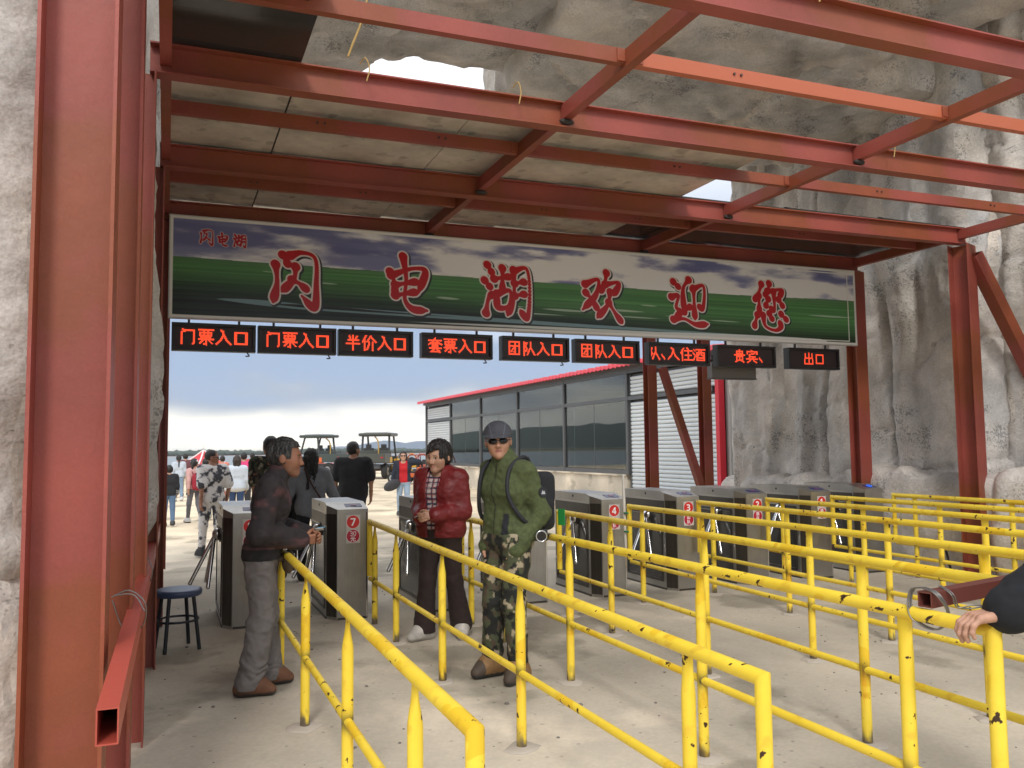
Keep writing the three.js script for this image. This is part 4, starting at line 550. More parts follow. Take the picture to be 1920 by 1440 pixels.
{ const t = thing('pipe_fence', 'low rusty pipe fence beside the parked buggies', 'fence', [0, -0.22, 0]); const m = std(0.25, 0.09, 0.05, 0.6); for (let i = 0; i < 6; i++) part(t, 'post', cyl(0.03, 0.03, V(9.6 + i * 0.5, 0, -52 + i * 0.35), V(9.6 + i * 0.5, 1, -52 + i * 0.35), 8), m); for (const y of [0.5, 0.95]) part(t, 'rail', cyl(0.025, 0.025, V(9.6, y, -52), V(12.1, y, -50.25), 8), m); }
function tent(label, pos, yaw, w, h, eave, c, c2) {
  const t = thing('market_tent', label, 'tent', pos, yaw), m = new THREE.MeshStandardMaterial({ color: new THREE.Color().setRGB(...c), roughness: 0.8, side: THREE.DoubleSide }), s = new THREE.MeshStandardMaterial({ color: new THREE.Color().setRGB(...c2), roughness: 0.8, side: THREE.DoubleSide }), q = w / 2;
  const cor = [[-q, -q], [q, -q], [q, q], [-q, q]]; const P = []; for (let k = 0; k < 4; k++) { const [a, b] = cor[k], [e, f] = cor[(k + 1) % 4]; const N = 8; for (let i = 0; i < N; i++) { const s0 = i / N, s1 = (i + 1) / N, sag = (u) => lerp(h, eave, u) - 0.18 * Math.sin(Math.PI * u); P.push(a * s0, sag(s0), b * s0, a * s1, sag(s1), b * s1, e * s1, sag(s1), f * s1, a * s0, sag(s0), b * s0, e * s1, sag(s1), f * s1, e * s0, sag(s0), f * s0); } P.push(a, eave, b, a, eave - 0.25, b, e, eave - 0.25, f, a, eave, b, e, eave - 0.25, f, e, eave, f); }
  const g = new THREE.BufferGeometry(); g.setAttribute('position', new THREE.Float32BufferAttribute(P, 3)); g.computeVertexNormals(); const roof = part(t, 'roof', g, m);
  for (const [a, b] of cor) { part(t, 'pole', cyl(0.03, 0.03, V(a, 0, b), V(a, eave, b), 8), std(0.6, 0.6, 0.6, 0.5)); const rp = part(roof, 'rib_band', new THREE.TubeGeometry(new THREE.CatmullRomCurve3([V(0, h + 0.02, 0), V(a * 0.5, (h + eave) / 2 - 0.13, b * 0.5), V(a, eave + 0.02, b)]), 10, 0.09, 6), s); rp.userData.label = 'white roof band'; } part(t, 'finial', cyl(0.025, 0.012, V(0, h, 0), V(0, h + 0.9, 0), 6), std(0.6, 0.55, 0.5, 0.5));
}
tent('red market tent with white roof bands near the lake', [3.6, -2.2, -95], 0.55, 3.4, 3.75, 2.3, [0.6, 0.045, 0.06], [0.75, 0.68, 0.66]); tent('low red market tent at the left end of the stalls', [1.4, -2.2, -98], 0.2, 3, 2.4, 1.9, [0.55, 0.05, 0.05], [0.6, 0.3, 0.28]);
// ---------- people ----------
const skinMat = vcol(0.55), clothMat = vcol(0.88), leatherMat = vcol(0.5), hairMat = vcol(0.5), shoeMat = vcol(0.7), lensMat = std(0.012, 0.01, 0.01, 0.08);
const BASE = { head: [0, 1.565, 0.02], neck: [0, 1.43, -0.005], chest: [0, 1.25, 0], waist: [0, 1.06, 0], hip: [0, 0.93, 0],
  shL: [0.175, 1.385, -0.01], elL: [0.215, 1.11, -0.03], wrL: [0.225, 0.87, 0.04], shR: [-0.175, 1.385, -0.01], elR: [-0.215, 1.11, -0.03], wrR: [-0.225, 0.87, 0.04],
  hpL: [0.088, 0.91, 0], knL: [0.1, 0.5, 0.02], anL: [0.105, 0.085, -0.02], hpR: [-0.088, 0.91, 0], knR: [-0.1, 0.5, 0.02], anR: [-0.105, 0.085, -0.02], ftL: [0.12, 0, 1], ftR: [-0.12, 0, 1] };
const mix3 = (a, b, t) => [lerp(a[0], b[0], t), lerp(a[1], b[1], t), lerp(a[2], b[2], t)];
const cap = (a, b, ra, rb) => [...a, ...b, ra, rb];
function handCaps(w, dir, palm, curl, s, side) {   // wrist, pointing direction, direction the palm faces; five fingers of three joints
  const d = V(...dir).normalize(), p0 = V(...palm), p = p0.sub(d.clone().multiplyScalar(p0.dot(d))).normalize(), x = new THREE.Vector3().crossVectors(d, p).normalize(), W = V(...w), out = [];
  const at = (a, b, c) => W.clone().addScaledVector(d, a * s).addScaledVector(x, b * s).addScaledVector(p, c * s), A = (v) => [v.x, v.y, v.z];
  for (const b of [-0.026, -0.009, 0.009, 0.026]) out.push(cap(A(at(0.005, b * 0.7, 0)), A(at(0.082, b, 0.002)), 0.0155 * s, 0.0125 * s));
  [[-0.03, 0.066, 0.0092], [-0.0105, 0.078, 0.0096], [0.0105, 0.073, 0.0092], [0.03, 0.058, 0.0084]].forEach(([b, L, r], k) => { let q = at(0.086, b, 0.002), an = curl[0] + (curl[2] ?? 0) * k; const seg = [0.44, 0.31, 0.25]; for (let j = 0; j < 3; j++) { const e = q.clone().addScaledVector(d, Math.cos(an) * L * seg[j] * s).addScaledVector(p, Math.sin(an) * L * seg[j] * s); out.push(cap(A(q), A(e), (r - j * 0.0009) * s, (r - 0.0009 - j * 0.0009) * s)); q = e; an += curl[1]; } });
  const sg = side; let q = at(0.025, sg * -0.028, 0.006); const e1 = at(0.058, sg * -0.052, 0.022), e2 = at(0.088, sg * -0.056, 0.034 + 0.012 * curl[1]); out.push(cap(A(q), A(e1), 0.0145 * s, 0.0115 * s), cap(A(e1), A(e2), 0.0112 * s, 0.009 * s)); return out;
}
function headField(o) {
  const w = o.wide ?? 1; return (x, y, z) => {
    x = Math.abs(x) / w; let d = (Math.hypot(x / 0.075, (y - 0.035) / 0.094, (z + 0.012) / 0.098) - 1) * 0.08;
    d = smin(d, capD(x, y, z, [0.0, -0.015, 0.03, 0, -0.078, 0.05, 0.062, 0.036]), 0.05); d = smin(d, capD(x, y, z, [0.036, -0.022, 0.05, 0.032, -0.06, 0.032, 0.034, 0.03]), 0.03);
    d = smin(d, capD(x, y, z, [0, 0.024, 0.074, 0.04, 0.022, 0.062, 0.018, 0.014]), 0.02);
    d = -smin(-d, (Math.hypot(x - 0.031, y - 0.006, (z - 0.104)) - 0.021), 0.012);
    d = smin(d, Math.hypot(x - 0.031, y - 0.004, z - 0.066) - 0.0155, 0.006);
    d = smin(d, capD(x, y, z, [0, 0.012, 0.088, 0, -0.026, 0.106, 0.0085, 0.0125]), 0.012); d = smin(d, Math.hypot(x - 0.011, y + 0.03, z - 0.094) - 0.0095, 0.01);
    d = smin(d, capD(x, y, z, [0, -0.052, 0.086, 0.016, -0.053, 0.079, 0.0085, 0.006]), 0.008); d = smin(d, capD(x, y, z, [0, -0.0625, 0.084, 0.013, -0.0625, 0.078, 0.009, 0.006]), 0.008);
    d = smin(d, Math.hypot(x, y + 0.088, z - 0.07) - 0.02, 0.025);
    d = smin(d, (Math.hypot((x - 0.082) / 0.4, (y - 0.0), (z + 0.012) / 0.72) - 0.031) * 0.5, 0.006); return d; };
}
function faceColor(o) {
  const s = o.skin, hc = o.hairColor ?? [0.012, 0.01, 0.009]; return (x, y, z) => { const ax = Math.abs(x); const blush = 0.5 + 0.5 * fbm(x * 40, y * 40, z * 40, 3); let c = [s[0] * (0.93 + 0.1 * blush), s[1] * (0.9 + 0.14 * blush), s[2] * (0.9 + 0.14 * blush)];
    if (z > 0.04) { if (Math.hypot((ax - 0.031) / 0.0145, (y - 0.004) / 0.0058) < 1) c = Math.abs(ax - 0.031) < 0.0062 ? [0.02, 0.012, 0.01] : [0.42, 0.38, 0.34]; else if (Math.hypot((ax - 0.031) / 0.018, (y - 0.0085) / 0.0045) < 1) c = [0.06, 0.035, 0.025];
      if (Math.abs(y - 0.029 + Math.max(0, ax - 0.034) * 0.35) < 0.0048 && ax > 0.012 && ax < 0.052) c = mix3(c, hc, o.soft ? 0.4 : 0.7); if (ax < 0.02 && y < -0.047 && y > -0.07) c = !o.soft && Math.abs(y + 0.0575) < 0.002 ? [0.13, 0.05, 0.04] : mix3(c, [0.36, 0.1, 0.09], 0.55); } if (o.stubble && y < -0.045 && z > 0.0) c = mix3(c, [0.12, 0.09, 0.075], o.stubble); return c; };
}
function hairField(kind) {
  const sk = (x, y, z, e) => (Math.hypot(x / (0.075 + e), (y - 0.035) / (0.094 + e), (z + 0.014) / (0.098 + e)) - 1) * (0.08 + e);
  return (x, y, z) => { const ax = Math.abs(x), st = 0.004 * vnoise(x * 60, y * 14, z * 60) + 0.003 * vnoise(x * 130, y * 30, z * 130) + 0.004 * vnoise(x * 190, y * 80, z * 190); let d;
    const face = (zf, yt) => Math.max(zf - z, y - yt);
    if (kind === 'crew') { d = sk(x, y, z, 0.008) + st * 0.3; d = Math.max(d, -face(0.045, 0.088), -face(0.005, 0.035), -0.03 - y); }
    else if (kind === 'bob') { d = smin(sk(x, y, z, 0.024), capD(ax, y, z, [0.056, 0.04, -0.015, 0.06, -0.03, -0.02, 0.037, 0.026]), 0.03) + st; d = Math.max(d, -Math.max(0.03 - z, y - 0.062 - 0.02 * x / 0.07, ax - 0.062), -face(0.03, -0.01), -0.075 - y - 0.3 * Math.max(0, -z)); }
    else if (kind === 'long' || kind === 'pony') { d = smin(sk(x, y, z, 0.022), kind === 'long' ? capD(ax, y, z, [0.035, 0.0, -0.075, 0.04, -0.36, -0.12, 0.06, 0.03]) : capD(x, y, z, [0, -0.02, -0.115, 0, -0.3, -0.15, 0.032, 0.02]), 0.03) + st; if (kind === 'long') d = smin(d, capD(ax, y, z, [0.06, 0.03, -0.01, 0.07, -0.17, -0.02, 0.035, 0.022]), 0.02) + st * 0.5; d = Math.max(d, -Math.max(0.02 - z, y - 0.08, ax - 0.066)); if (kind === 'pony') d = Math.max(d, -Math.max(0.0 - z, y - 0.02)); }
    else if (kind === 'bun') { d = smin(sk(x, y, z, 0.012), Math.hypot(x, y - 0.13, z + 0.06) - 0.045, 0.02) + st; d = Math.max(d, -face(0.04, 0.07), -face(0.0, 0.0), -0.055 - y); }
    else { d = sk(x, y, z, 0.013) + st; d = Math.max(d, -Math.max(0.04 - z, y - 0.078 + 0.25 * (ax > 0.04 ? ax - 0.04 : 0)), -face(0.006, 0.0), -Math.max(-0.035 - z + 0.02, y + 0.035), -0.062 - y); }
    return d; };
}
function person(o) {
  const J = { ...BASE, ...(o.pose ?? {}) }, fat = o.fat ?? 0, fine = o.cell ?? 0.02, S = o.scale ?? 1;
  const t = thing('person', o.label, 'person', o.pos, o.yaw ?? 0, o.group); t.scale.setScalar(S);
  const sx = (p, k) => [p[0] + k, p[1], p[2]];
  const torso = (e) => [cap(sx(mix3(J.shL, J.shR, 0.1), -0.02), sx(mix3(J.shR, J.shL, 0.1), 0.02), 0.062 + e, 0.062 + e), cap(sx(J.chest, -0.085), sx(J.chest, 0.085), 0.105 + e + fat * 0.5, 0.105 + e + fat * 0.5), cap(sx(J.waist, -0.07), sx(J.waist, 0.07), 0.09 + e + fat, 0.09 + e + fat), cap(sx(J.hip, -0.08), sx(J.hip, 0.08), 0.1 + e + fat * 0.8, 0.1 + e + fat * 0.8)];
  const arm = (s, e, cut = 1, cuff = 1, flare = 0) => { const a = J['sh' + s], b = J['el' + s], c = J['wr' + s]; if (cut < 1) return [cap(a, mix3(a, b, cut), 0.056 + e, 0.05 + e)]; return [cap(a, b, 0.055 + e, 0.042 + e), cap(b, mix3(b, c, cuff), 0.042 + e, 0.03 + e + flare)]; };
  const leg = (s, e, hem = 1, flare = 0) => { const a = J['hp' + s], b = J['kn' + s], c = J['an' + s]; return [cap(a, b, 0.082 + e + fat * 0.3, 0.056 + e), cap(b, mix3(b, c, hem), 0.054 + e, 0.04 + e + flare)]; };
  const field = (groups, fold, ft = 1) => (x, y, z) => { let d = 1e3; groups.forEach((g, gi) => { let q = 1e3; for (const s of g) q = q > 1e2 ? capD(x, y, z, s) : smin(q, capD(x, y, z, s), gi ? 0.035 : 0.09); d = d > 1e2 ? q : smin(d, q, g.k ?? 0.03); }); if (fold && d < 0.08 && d > -0.08) { const q = fbm(x * 4, y * 4, z * 4, 2) * 3; d += fold * (fbm(x * 9, y * 14 + q, z * 9, 3) * 0.8 + 1.5 * (Math.abs(fbm(x * 6 + 3, y * 10 + q, z * 6, 2)) - 0.2) + 0.25 * vnoise(x * 34, y * 40, z * 34)); }; return d; };
  const lo = [-0.55, -0.02, -0.55], hi = [0.55, 1.75, 0.6];
  const bounds = (gs) => { const a = [9, 9, 9], b = [-9, -9, -9]; gs.flat().forEach((s) => { const r = Math.max(s[6], s[7]) + 0.06; for (let k = 0; k < 3; k++) { a[k] = Math.min(a[k], s[k] - r, s[k + 3] - r); b[k] = Math.max(b[k], s[k] + r, s[k + 3] + r); } }); return [a, b]; };
  const sk = o.skin ?? (o.skin = [0.42, 0.24, 0.16]);
  // head placement
  const hm = new THREE.Matrix4().makeRotationFromEuler(new THREE.Euler(o.headPitch ?? 0, o.headYaw ?? 0, o.headRoll ?? 0, 'YXZ')).setPosition(...J.head); const hs = o.headScale ?? 1; hm.multiply(new THREE.Matrix4().makeScale(hs, hs, hs));
  const hc = o.headCell ?? Math.max(0.004, fine * 0.55);
  const gs = [meshField(headField(o), [-0.12, -0.13, -0.14], [0.12, 0.15, 0.14], hc, faceColor(o)).applyMatrix4(hm)];
  // the body under the clothes, one surface; forearms and hands join it
  const core = [[...torso(-0.012), cap(J.neck, mix3(J.neck, J.head, 0.75), 0.054, 0.05)], arm('L', -0.006), arm('R', -0.006), leg('L', -0.01), leg('R', -0.01)]; { const [a, b] = bounds(core); gs.push(meshField(field(core, 0), a, b, Math.max(0.013, fine), () => sk)); }
  for (const s of ['L', 'R']) { const h = o['hand' + s] ?? {}; if (h.none) continue; const e = J['el' + s], w = J['wr' + s], dir = h.dir ?? [w[0] - e[0], w[1] - e[1], w[2] - e[2]], cs = [handCaps(w, dir, h.palm ?? [s === 'L' ? -1 : 1, 0, 0.2], h.curl ?? [0.35, 0.35, 0.04], o.handScale ?? 1, (s === 'L' ? 1 : -1))]; cs.push([cap(mix3(w, e, 0.35), w, 0.032, 0.025)]); const [a, b] = bounds(cs); const f = (x, y, z) => { let d = 1e3; for (const q of cs[0]) d = smin(d, capD(x, y, z, q), 0.006); return smin(d, capD(x, y, z, cs[1][0]), 0.02); }; gs.push(meshField(f, a.map((v) => v + 0.03), b.map((v) => v - 0.03), h.cell ?? Math.max(0.004, fine * 0.4), (x, y, z) => { const n = 0.92 + 0.14 * fbm(x * 60, y * 60, z * 60, 2); return [sk[0] * n, sk[1] * n * 0.97, sk[2] * n * 0.95]; })); }
  part(t, 'body', mergeGeometries(gs.map((g) => g)), skinMat);
  // clothing
  for (const g of o.wear ?? []) {
    const e = g.ease ?? 0.012, groups = []; if (g.top) { const T = torso(e); if (g.collar) T.push(cap(J.neck, mix3(J.neck, J.head, g.collar), 0.06, 0.066)); groups.push(T); if (g.hood) T.push(cap([J.neck[0] - 0.05, J.neck[1] - 0.05, J.neck[2] - 0.07], [J.neck[0] + 0.05, J.neck[1] - 0.05, J.neck[2] - 0.07], 0.06, 0.06)); const ar = g.sleeve ?? 1; if (ar > 0) { groups.push(arm('L', e + (g.armEase ?? 0), ar < 1 ? ar : 1, g.cuff ?? 0.94, g.cuffFlare ?? 0.004), arm('R', e + (g.armEase ?? 0), ar < 1 ? ar : 1, g.cuff ?? 0.94, g.cuffFlare ?? 0.004)); } } else { groups.push(torso(e).slice(3), leg('L', e, g.hem ?? 1, g.flare ?? 0), leg('R', e, g.hem ?? 1, g.flare ?? 0)); groups[2].k = 0.012; if (g.rise) groups[0].push(cap(sx(J.waist, -0.06), sx(J.waist, 0.06), 0.085 + e + fat, 0.085 + e + fat)); }
    const base = field(groups, g.fold ?? 0.007), hem = g.top ? g.hemY ?? 0.86 : null; const f = g.top ? (x, y, z) => { let d = base(x, y, z); d = Math.max(d, hem - y); if (!g.collar) d = Math.max(d, -(Math.hypot(x - J.neck[0], (y - J.neck[1] - 0.02) * 0.8, z - J.neck[2] - 0.025) - 0.075)); if (g.cut) d = Math.max(d, g.cut(x, y, z)); return d; } : (x, y, z) => { let d = base(x, y, z); d = Math.max(d, y - (g.topY ?? 1.02), (g.floor ?? 0.03) - y); return d; };
    const [a, b] = bounds(groups), col = typeof g.color === 'function' ? g.color : (x, y, z) => { const n = 0.9 + 0.2 * fbm(x * 14, y * 14, z * 14, 3); return [g.color[0] * n, g.color[1] * n, g.color[2] * n]; };
    part(t, g.name, meshField(f, a, b, g.cell ?? fine, col), g.leather ? leatherMat : clothMat);
  }
  for (const s of ['L', 'R']) { const a = J['an' + s], d = V(...J['ft' + s]).setY(0).normalize(), c = o.shoe ?? [0.05, 0.05, 0.05], tl = o.shoePitch?.[s] ?? 0; const heel = [a[0] - d.x * 0.045, a[1] - 0.04, a[2] - d.z * 0.045], toe = [a[0] + d.x * 0.138, a[1] - 0.05 + tl, a[2] + d.z * 0.138], mid = [a[0] + d.x * 0.06, a[1] - 0.02 + tl * 0.4, a[2] + d.z * 0.06], bt = o.boot ? 0.1 : 0.02; const cs = [[cap(heel, mid, 0.041, 0.043), cap(mid, toe, 0.044, 0.036), cap(heel, [a[0], a[1] + bt, a[2]], 0.042, 0.046)]], fl = Math.min(a[1] - 0.085, a[1] - 0.085) + 0.002; const fd = field(cs, 0.002), f = (x, y, z) => Math.max(fd(x, y, z), fl - y + tl * clamp(((x - a[0]) * d.x + (z - a[2]) * d.z) / 0.15, -0.3, 1)); const [lo2, hi2] = bounds(cs); const sole = o.sole ?? [0.03, 0.028, 0.026]; part(t, o.boot ? 'boot' : 'shoe', meshField(f, lo2, hi2, Math.max(0.007, fine * 0.6), (x, y, z) => { const n = 0.85 + 0.3 * fbm(x * 30, y * 30, z * 30, 3); const q = y - fl - tl * clamp(((x - a[0]) * d.x + (z - a[2]) * d.z) / 0.15, 0, 1); if (q < 0.024) return sole; if (o.toeCap && ((x - a[0]) * d.x + (z - a[2]) * d.z) > 0.1) return o.toeCap; return [c[0] * n, c[1] * n, c[2] * n]; }), shoeMat); }
  if (o.hair) { const hcol = o.hairColor ?? [0.012, 0.01, 0.009], H = hairField(o.hair); part(t, 'hair', meshField(H, [-0.14, -0.42, -0.2], [0.14, 0.2, 0.13], hc, (x, y, z) => { const n = 0.75 + 0.5 * vnoise(x * 90, y * 12, z * 90); const gr = o.grey ? smooth(-0.1, 0.4, vnoise(x * 120, y * 20, z * 120) + (y < 0.05 ? 0.35 : -0.1)) * o.grey : 0; return [lerp(hcol[0] * n, 0.085, gr), lerp(hcol[1] * n, 0.082, gr), lerp(hcol[2] * n, 0.08, gr)]; }).applyMatrix4(hm), hairMat); }
  if (o.cap) { const c = o.cap.color, d0 = (x, y, z) => { let d = (Math.hypot(x / 0.098, (y - 0.045) / 0.098, (z + 0.01) / 0.118) - 1) * 0.1; d = Math.max(d, 0.05 + 0.12 * Math.max(0, -z) * 0 - y); const br = Math.max(Math.hypot(x / 0.085, (z - 0.07) / (o.cap.bill ?? 0.085)) * 0.085 - 0.085, Math.abs(y - 0.058 + (z - 0.06) * 0.32 + x * x * 2.2) - 0.006, 0.03 - z); return smin(d, br, 0.008); }; part(t, 'cap', meshField(d0, [-0.13, 0.0, -0.15], [0.13, 0.18, 0.19], hc, (x, y, z) => { const n = 0.9 + 0.2 * fbm(x * 80, y * 80, z * 80, 2); const st = o.cap.stitch && Math.abs(Math.abs(x) - 0.05 - 0.2 * (y - 0.1)) < 0.0022 ? 2.2 : 1; return [c[0] * n * st, c[1] * n * st, c[2] * n * st]; }).applyMatrix4(hm), clothMat); }
  if (o.glasses) { const m = part(t, 'sunglasses', [...[-1, 1].map((s) => new THREE.SphereGeometry(1, 14, 10).scale(0.031, 0.019, 0.009).rotateY(s * 0.3).translate(s * 0.034, 0.005, 0.092)), cyl(0.003, 0.003, V(-0.012, 0.01, 0.101), V(0.012, 0.01, 0.101), 6), ...[-1, 1].map((s) => cyl(0.0035, 0.0035, V(s * 0.06, 0.01, 0.085), V(s * 0.088, 0.012, -0.01), 6))].map((g) => g.applyMatrix4(hm)), lensMat); }
  return t;
}
const plain = (c, a = 0.2) => (x, y, z) => { const n = 1 - a / 2 + a * fbm(x * 14, y * 14, z * 14, 3); return [c[0] * n, c[1] * n, c[2] * n]; };
const camo = (x, y, z) => { const a = fbm(x * 20, y * 16, z * 20 + 3, 3), b = fbm(x * 21 + 7, y * 17, z * 21, 3), c = fbm(x * 22 - 5, y * 18 + 2, z * 22, 3); if (c > 0.26) return [0.33, 0.28, 0.19]; if (a > 0.03) return [0.012, 0.013, 0.011]; if (b > 0.08) return [0.075, 0.055, 0.035]; return [0.06, 0.07, 0.035]; };
const floral = (x, y, z) => { const a = fbm(x * 13, y * 13, z * 13, 4), b = vnoise(x * 40, y * 40, z * 40); return a > 0.1 + b * 0.1 ? [0.06, 0.06, 0.07] : a > 0.02 ? [0.3, 0.3, 0.33] : [0.66, 0.64, 0.63]; };

// the older man leaning on the first barrier
person({ label: 'older man in dark patterned jacket and grey trousers leaning on a yellow barrier', pos: [0.57, 0, -5.68], yaw: 1.42, scale: 0.925, cell: 0.0095, headCell: 0.0031, headScale: 1.08, hair: 'short', grey: 0.75, hairColor: [0.02, 0.019, 0.018], skin: [0.34, 0.155, 0.09], wide: 0.95, headPitch: 0.06, headYaw: -0.05, stubble: 0.25,
  pose: { head: [0, 1.56, 0.155], neck: [0, 1.43, 0.095], chest: [0, 1.24, 0.06], waist: [0, 1.04, 0.03], hip: [0, 0.91, 0.0], shL: [0.18, 1.37, 0.065], shR: [-0.18, 1.37, 0.065], elL: [0.24, 1.09, 0.08], elR: [-0.255, 1.08, 0.0], wrL: [0.055, 1.025, 0.31], wrR: [-0.07, 1.0, 0.275], hpL: [0.09, 0.89, 0.0], hpR: [-0.09, 0.89, 0.0], knL: [0.1, 0.5, 0.03], knR: [-0.11, 0.49, 0.01], anL: [0.11, 0.09, 0.05], anR: [-0.13, 0.085, -0.06], ftL: [0.1, 0, 1], ftR: [-0.12, 0, 1] },
  handL: { dir: [-0.45, -0.05, 0.75], palm: [-0.7, -0.35, -0.3], curl: [0.6, 0.6, 0.06], cell: 0.0036 }, handR: { dir: [0.35, 0.05, 0.85], palm: [0.8, 0.3, -0.3], curl: [0.65, 0.6, 0.06], cell: 0.0036 },
  shoe: [0.16, 0.07, 0.035], sole: [0.035, 0.03, 0.026],
  wear: [{ name: 'jacket', top: true, ease: 0.026, hemY: 0.88, collar: 0.42, fold: 0.013, armEase: 0.008, cuff: 0.92, leather: false, color: (x, y, z) => { const b = smooth(0.02, 0.2, Math.sin(y * 21 + fbm(x * 5, y * 5, z * 5, 3) * 3.2)) * smooth(-0.1, 0.25, fbm(x * 7, y * 18, z * 7, 3) + 0.08), n = 0.8 + 0.4 * fbm(x * 30, y * 30, z * 30, 3); return y < 0.96 ? [0.02 * n, 0.017 * n, 0.018 * n] : [lerp(0.036, 0.12, b) * n, lerp(0.029, 0.056, b) * n, lerp(0.031, 0.058, b) * n]; } },
    { name: 'trousers', ease: 0.024, fold: 0.02, hem: 1.0, flare: 0.032, floor: 0.045, color: plain([0.17, 0.155, 0.15], 0.12) }] });
{ const b = thing('belt_bag', 'small olive-brown belt bag at the older man\'s waist above the barrier', 'bag', [0.735, 0.79, -5.66], 1.42); part(b, 'pouch', new THREE.SphereGeometry(1, 20, 14).scale(0.1, 0.075, 0.042), std(0.085, 0.06, 0.035, 0.75)); part(b, 'zip', wire([[-0.07, 0.03, 0.036], [0, 0.045, 0.036], [0.07, 0.03, 0.036]], 0.004, 12), std(0.45, 0.42, 0.36, 0.3, { metalness: 0.7 })); part(b, 'strap', new THREE.TorusGeometry(0.125, 0.012, 6, 28, Math.PI * 1.2).rotateX(Math.PI / 2).rotateY(0.3).scale(1, 1.6, 0.9).translate(0, 0.03, -0.12), std(0.05, 0.035, 0.022, 0.8)); }
{ const b = thing('ticket', 'folded white and blue paper tickets in the older man\'s hands', 'ticket', [0.95, 0.985, -5.66], 1.3); part(b, 'stub', box(0.05, 0.002, 0.05, 0, 0, -0.02), std(0.7, 0.72, 0.75, 0.6)); part(b, 'stub', box(0.02, 0.004, 0.05, 0.012, 0.012, -0.01), std(0.08, 0.3, 0.45, 0.5)); b.rotation.x = -0.35; }

// the woman in the red leather jacket
person({ label: 'woman in dark red leather jacket and plaid shirt checking tickets between barriers', pos: [2.045, 0, -6.6], yaw: -0.82, scale: 0.915, cell: 0.0095, headCell: 0.0031, headScale: 1.1, hair: 'bob', soft: true, skin: [0.5, 0.285, 0.19], fat: 0.022, wide: 1.06, headYaw: -0.12, headPitch: 0.1,
  pose: { head: [0, 1.555, 0.035], elL: [0.215, 1.1, -0.02], wrL: [0.06, 1.07, 0.24], elR: [-0.215, 1.1, -0.02], wrR: [-0.045, 1.05, 0.26], knL: [0.11, 0.5, -0.03], anL: [0.13, 0.11, -0.12], knR: [-0.1, 0.5, 0.06], anR: [-0.115, 0.085, 0.1], ftL: [0.5, 0, 0.8], ftR: [-0.35, 0, 1] }, shoePitch: { L: -0.035 },
  handL: { dir: [-0.6, 0.0, 0.5], palm: [-0.3, -0.3, -0.8], curl: [0.55, 0.6, 0.05], cell: 0.0036 }, handR: { dir: [0.3, 0.05, 0.6], palm: [0.6, 0.2, -0.6], curl: [0.55, 0.6, 0.05], cell: 0.0036 }, shoe: [0.55, 0.52, 0.48], sole: [0.35, 0.32, 0.28],
  wear: [{ name: 'shirt', top: true, ease: 0.012, hemY: 0.93, sleeve: 0, fold: 0.004, color: (x, y, z) => { const a = Math.abs(((x * 22 + 50) % 1) - 0.5), b = Math.abs(((y * 22 + 50) % 1) - 0.5); const th = Math.abs(((x * 44) % 1 + 1) % 1 - 0.5) < 0.08 || Math.abs(((y * 44) % 1 + 1) % 1 - 0.5) < 0.08; return a < 0.13 || b < 0.13 ? [0.03, 0.025, 0.06] : th ? [0.4, 0.12, 0.12] : [0.56, 0.5, 0.48]; } },
    { name: 'jacket', top: true, ease: 0.027, hemY: 0.87, fold: 0.015, collar: 0.12, armEase: 0.006, leather: true, cuff: 0.9, cut: (x, y, z) => Math.min(0.05 - Math.abs(x + 0.02) + (y - 1.1) * 0.07, z - 0.02) , color: plain([0.19, 0.012, 0.014], 0.3) },
    { name: 'trousers', ease: 0.016, fold: 0.008, flare: 0.04, floor: 0.06, color: plain([0.028, 0.016, 0.014], 0.2) }] });
{ const b = thing('ticket', 'small turquoise ticket in the hands of the woman in red', 'ticket', [1.83, 0.985, -6.44], -0.6); part(b, 'stub', box(0.09, 0.003, 0.05, 0, 0, 0), std(0.25, 0.5, 0.5, 0.5)); b.rotation.z = 0.35; const w = thing('wrist_watch', 'thin gold bracelet watch on the wrist of the woman in red', 'watch', [1.99, 0.99, -6.41], 0); part(w, 'band', new THREE.TorusGeometry(0.034, 0.007, 8, 22).rotateY(0.4), std(0.5, 0.36, 0.14, 0.3, { metalness: 0.9 })); part(w, 'dial', cyl(0.015, 0.015, V(0, 0.034, 0), V(0, 0.042, 0), 14), std(0.6, 0.58, 0.5, 0.2)); }

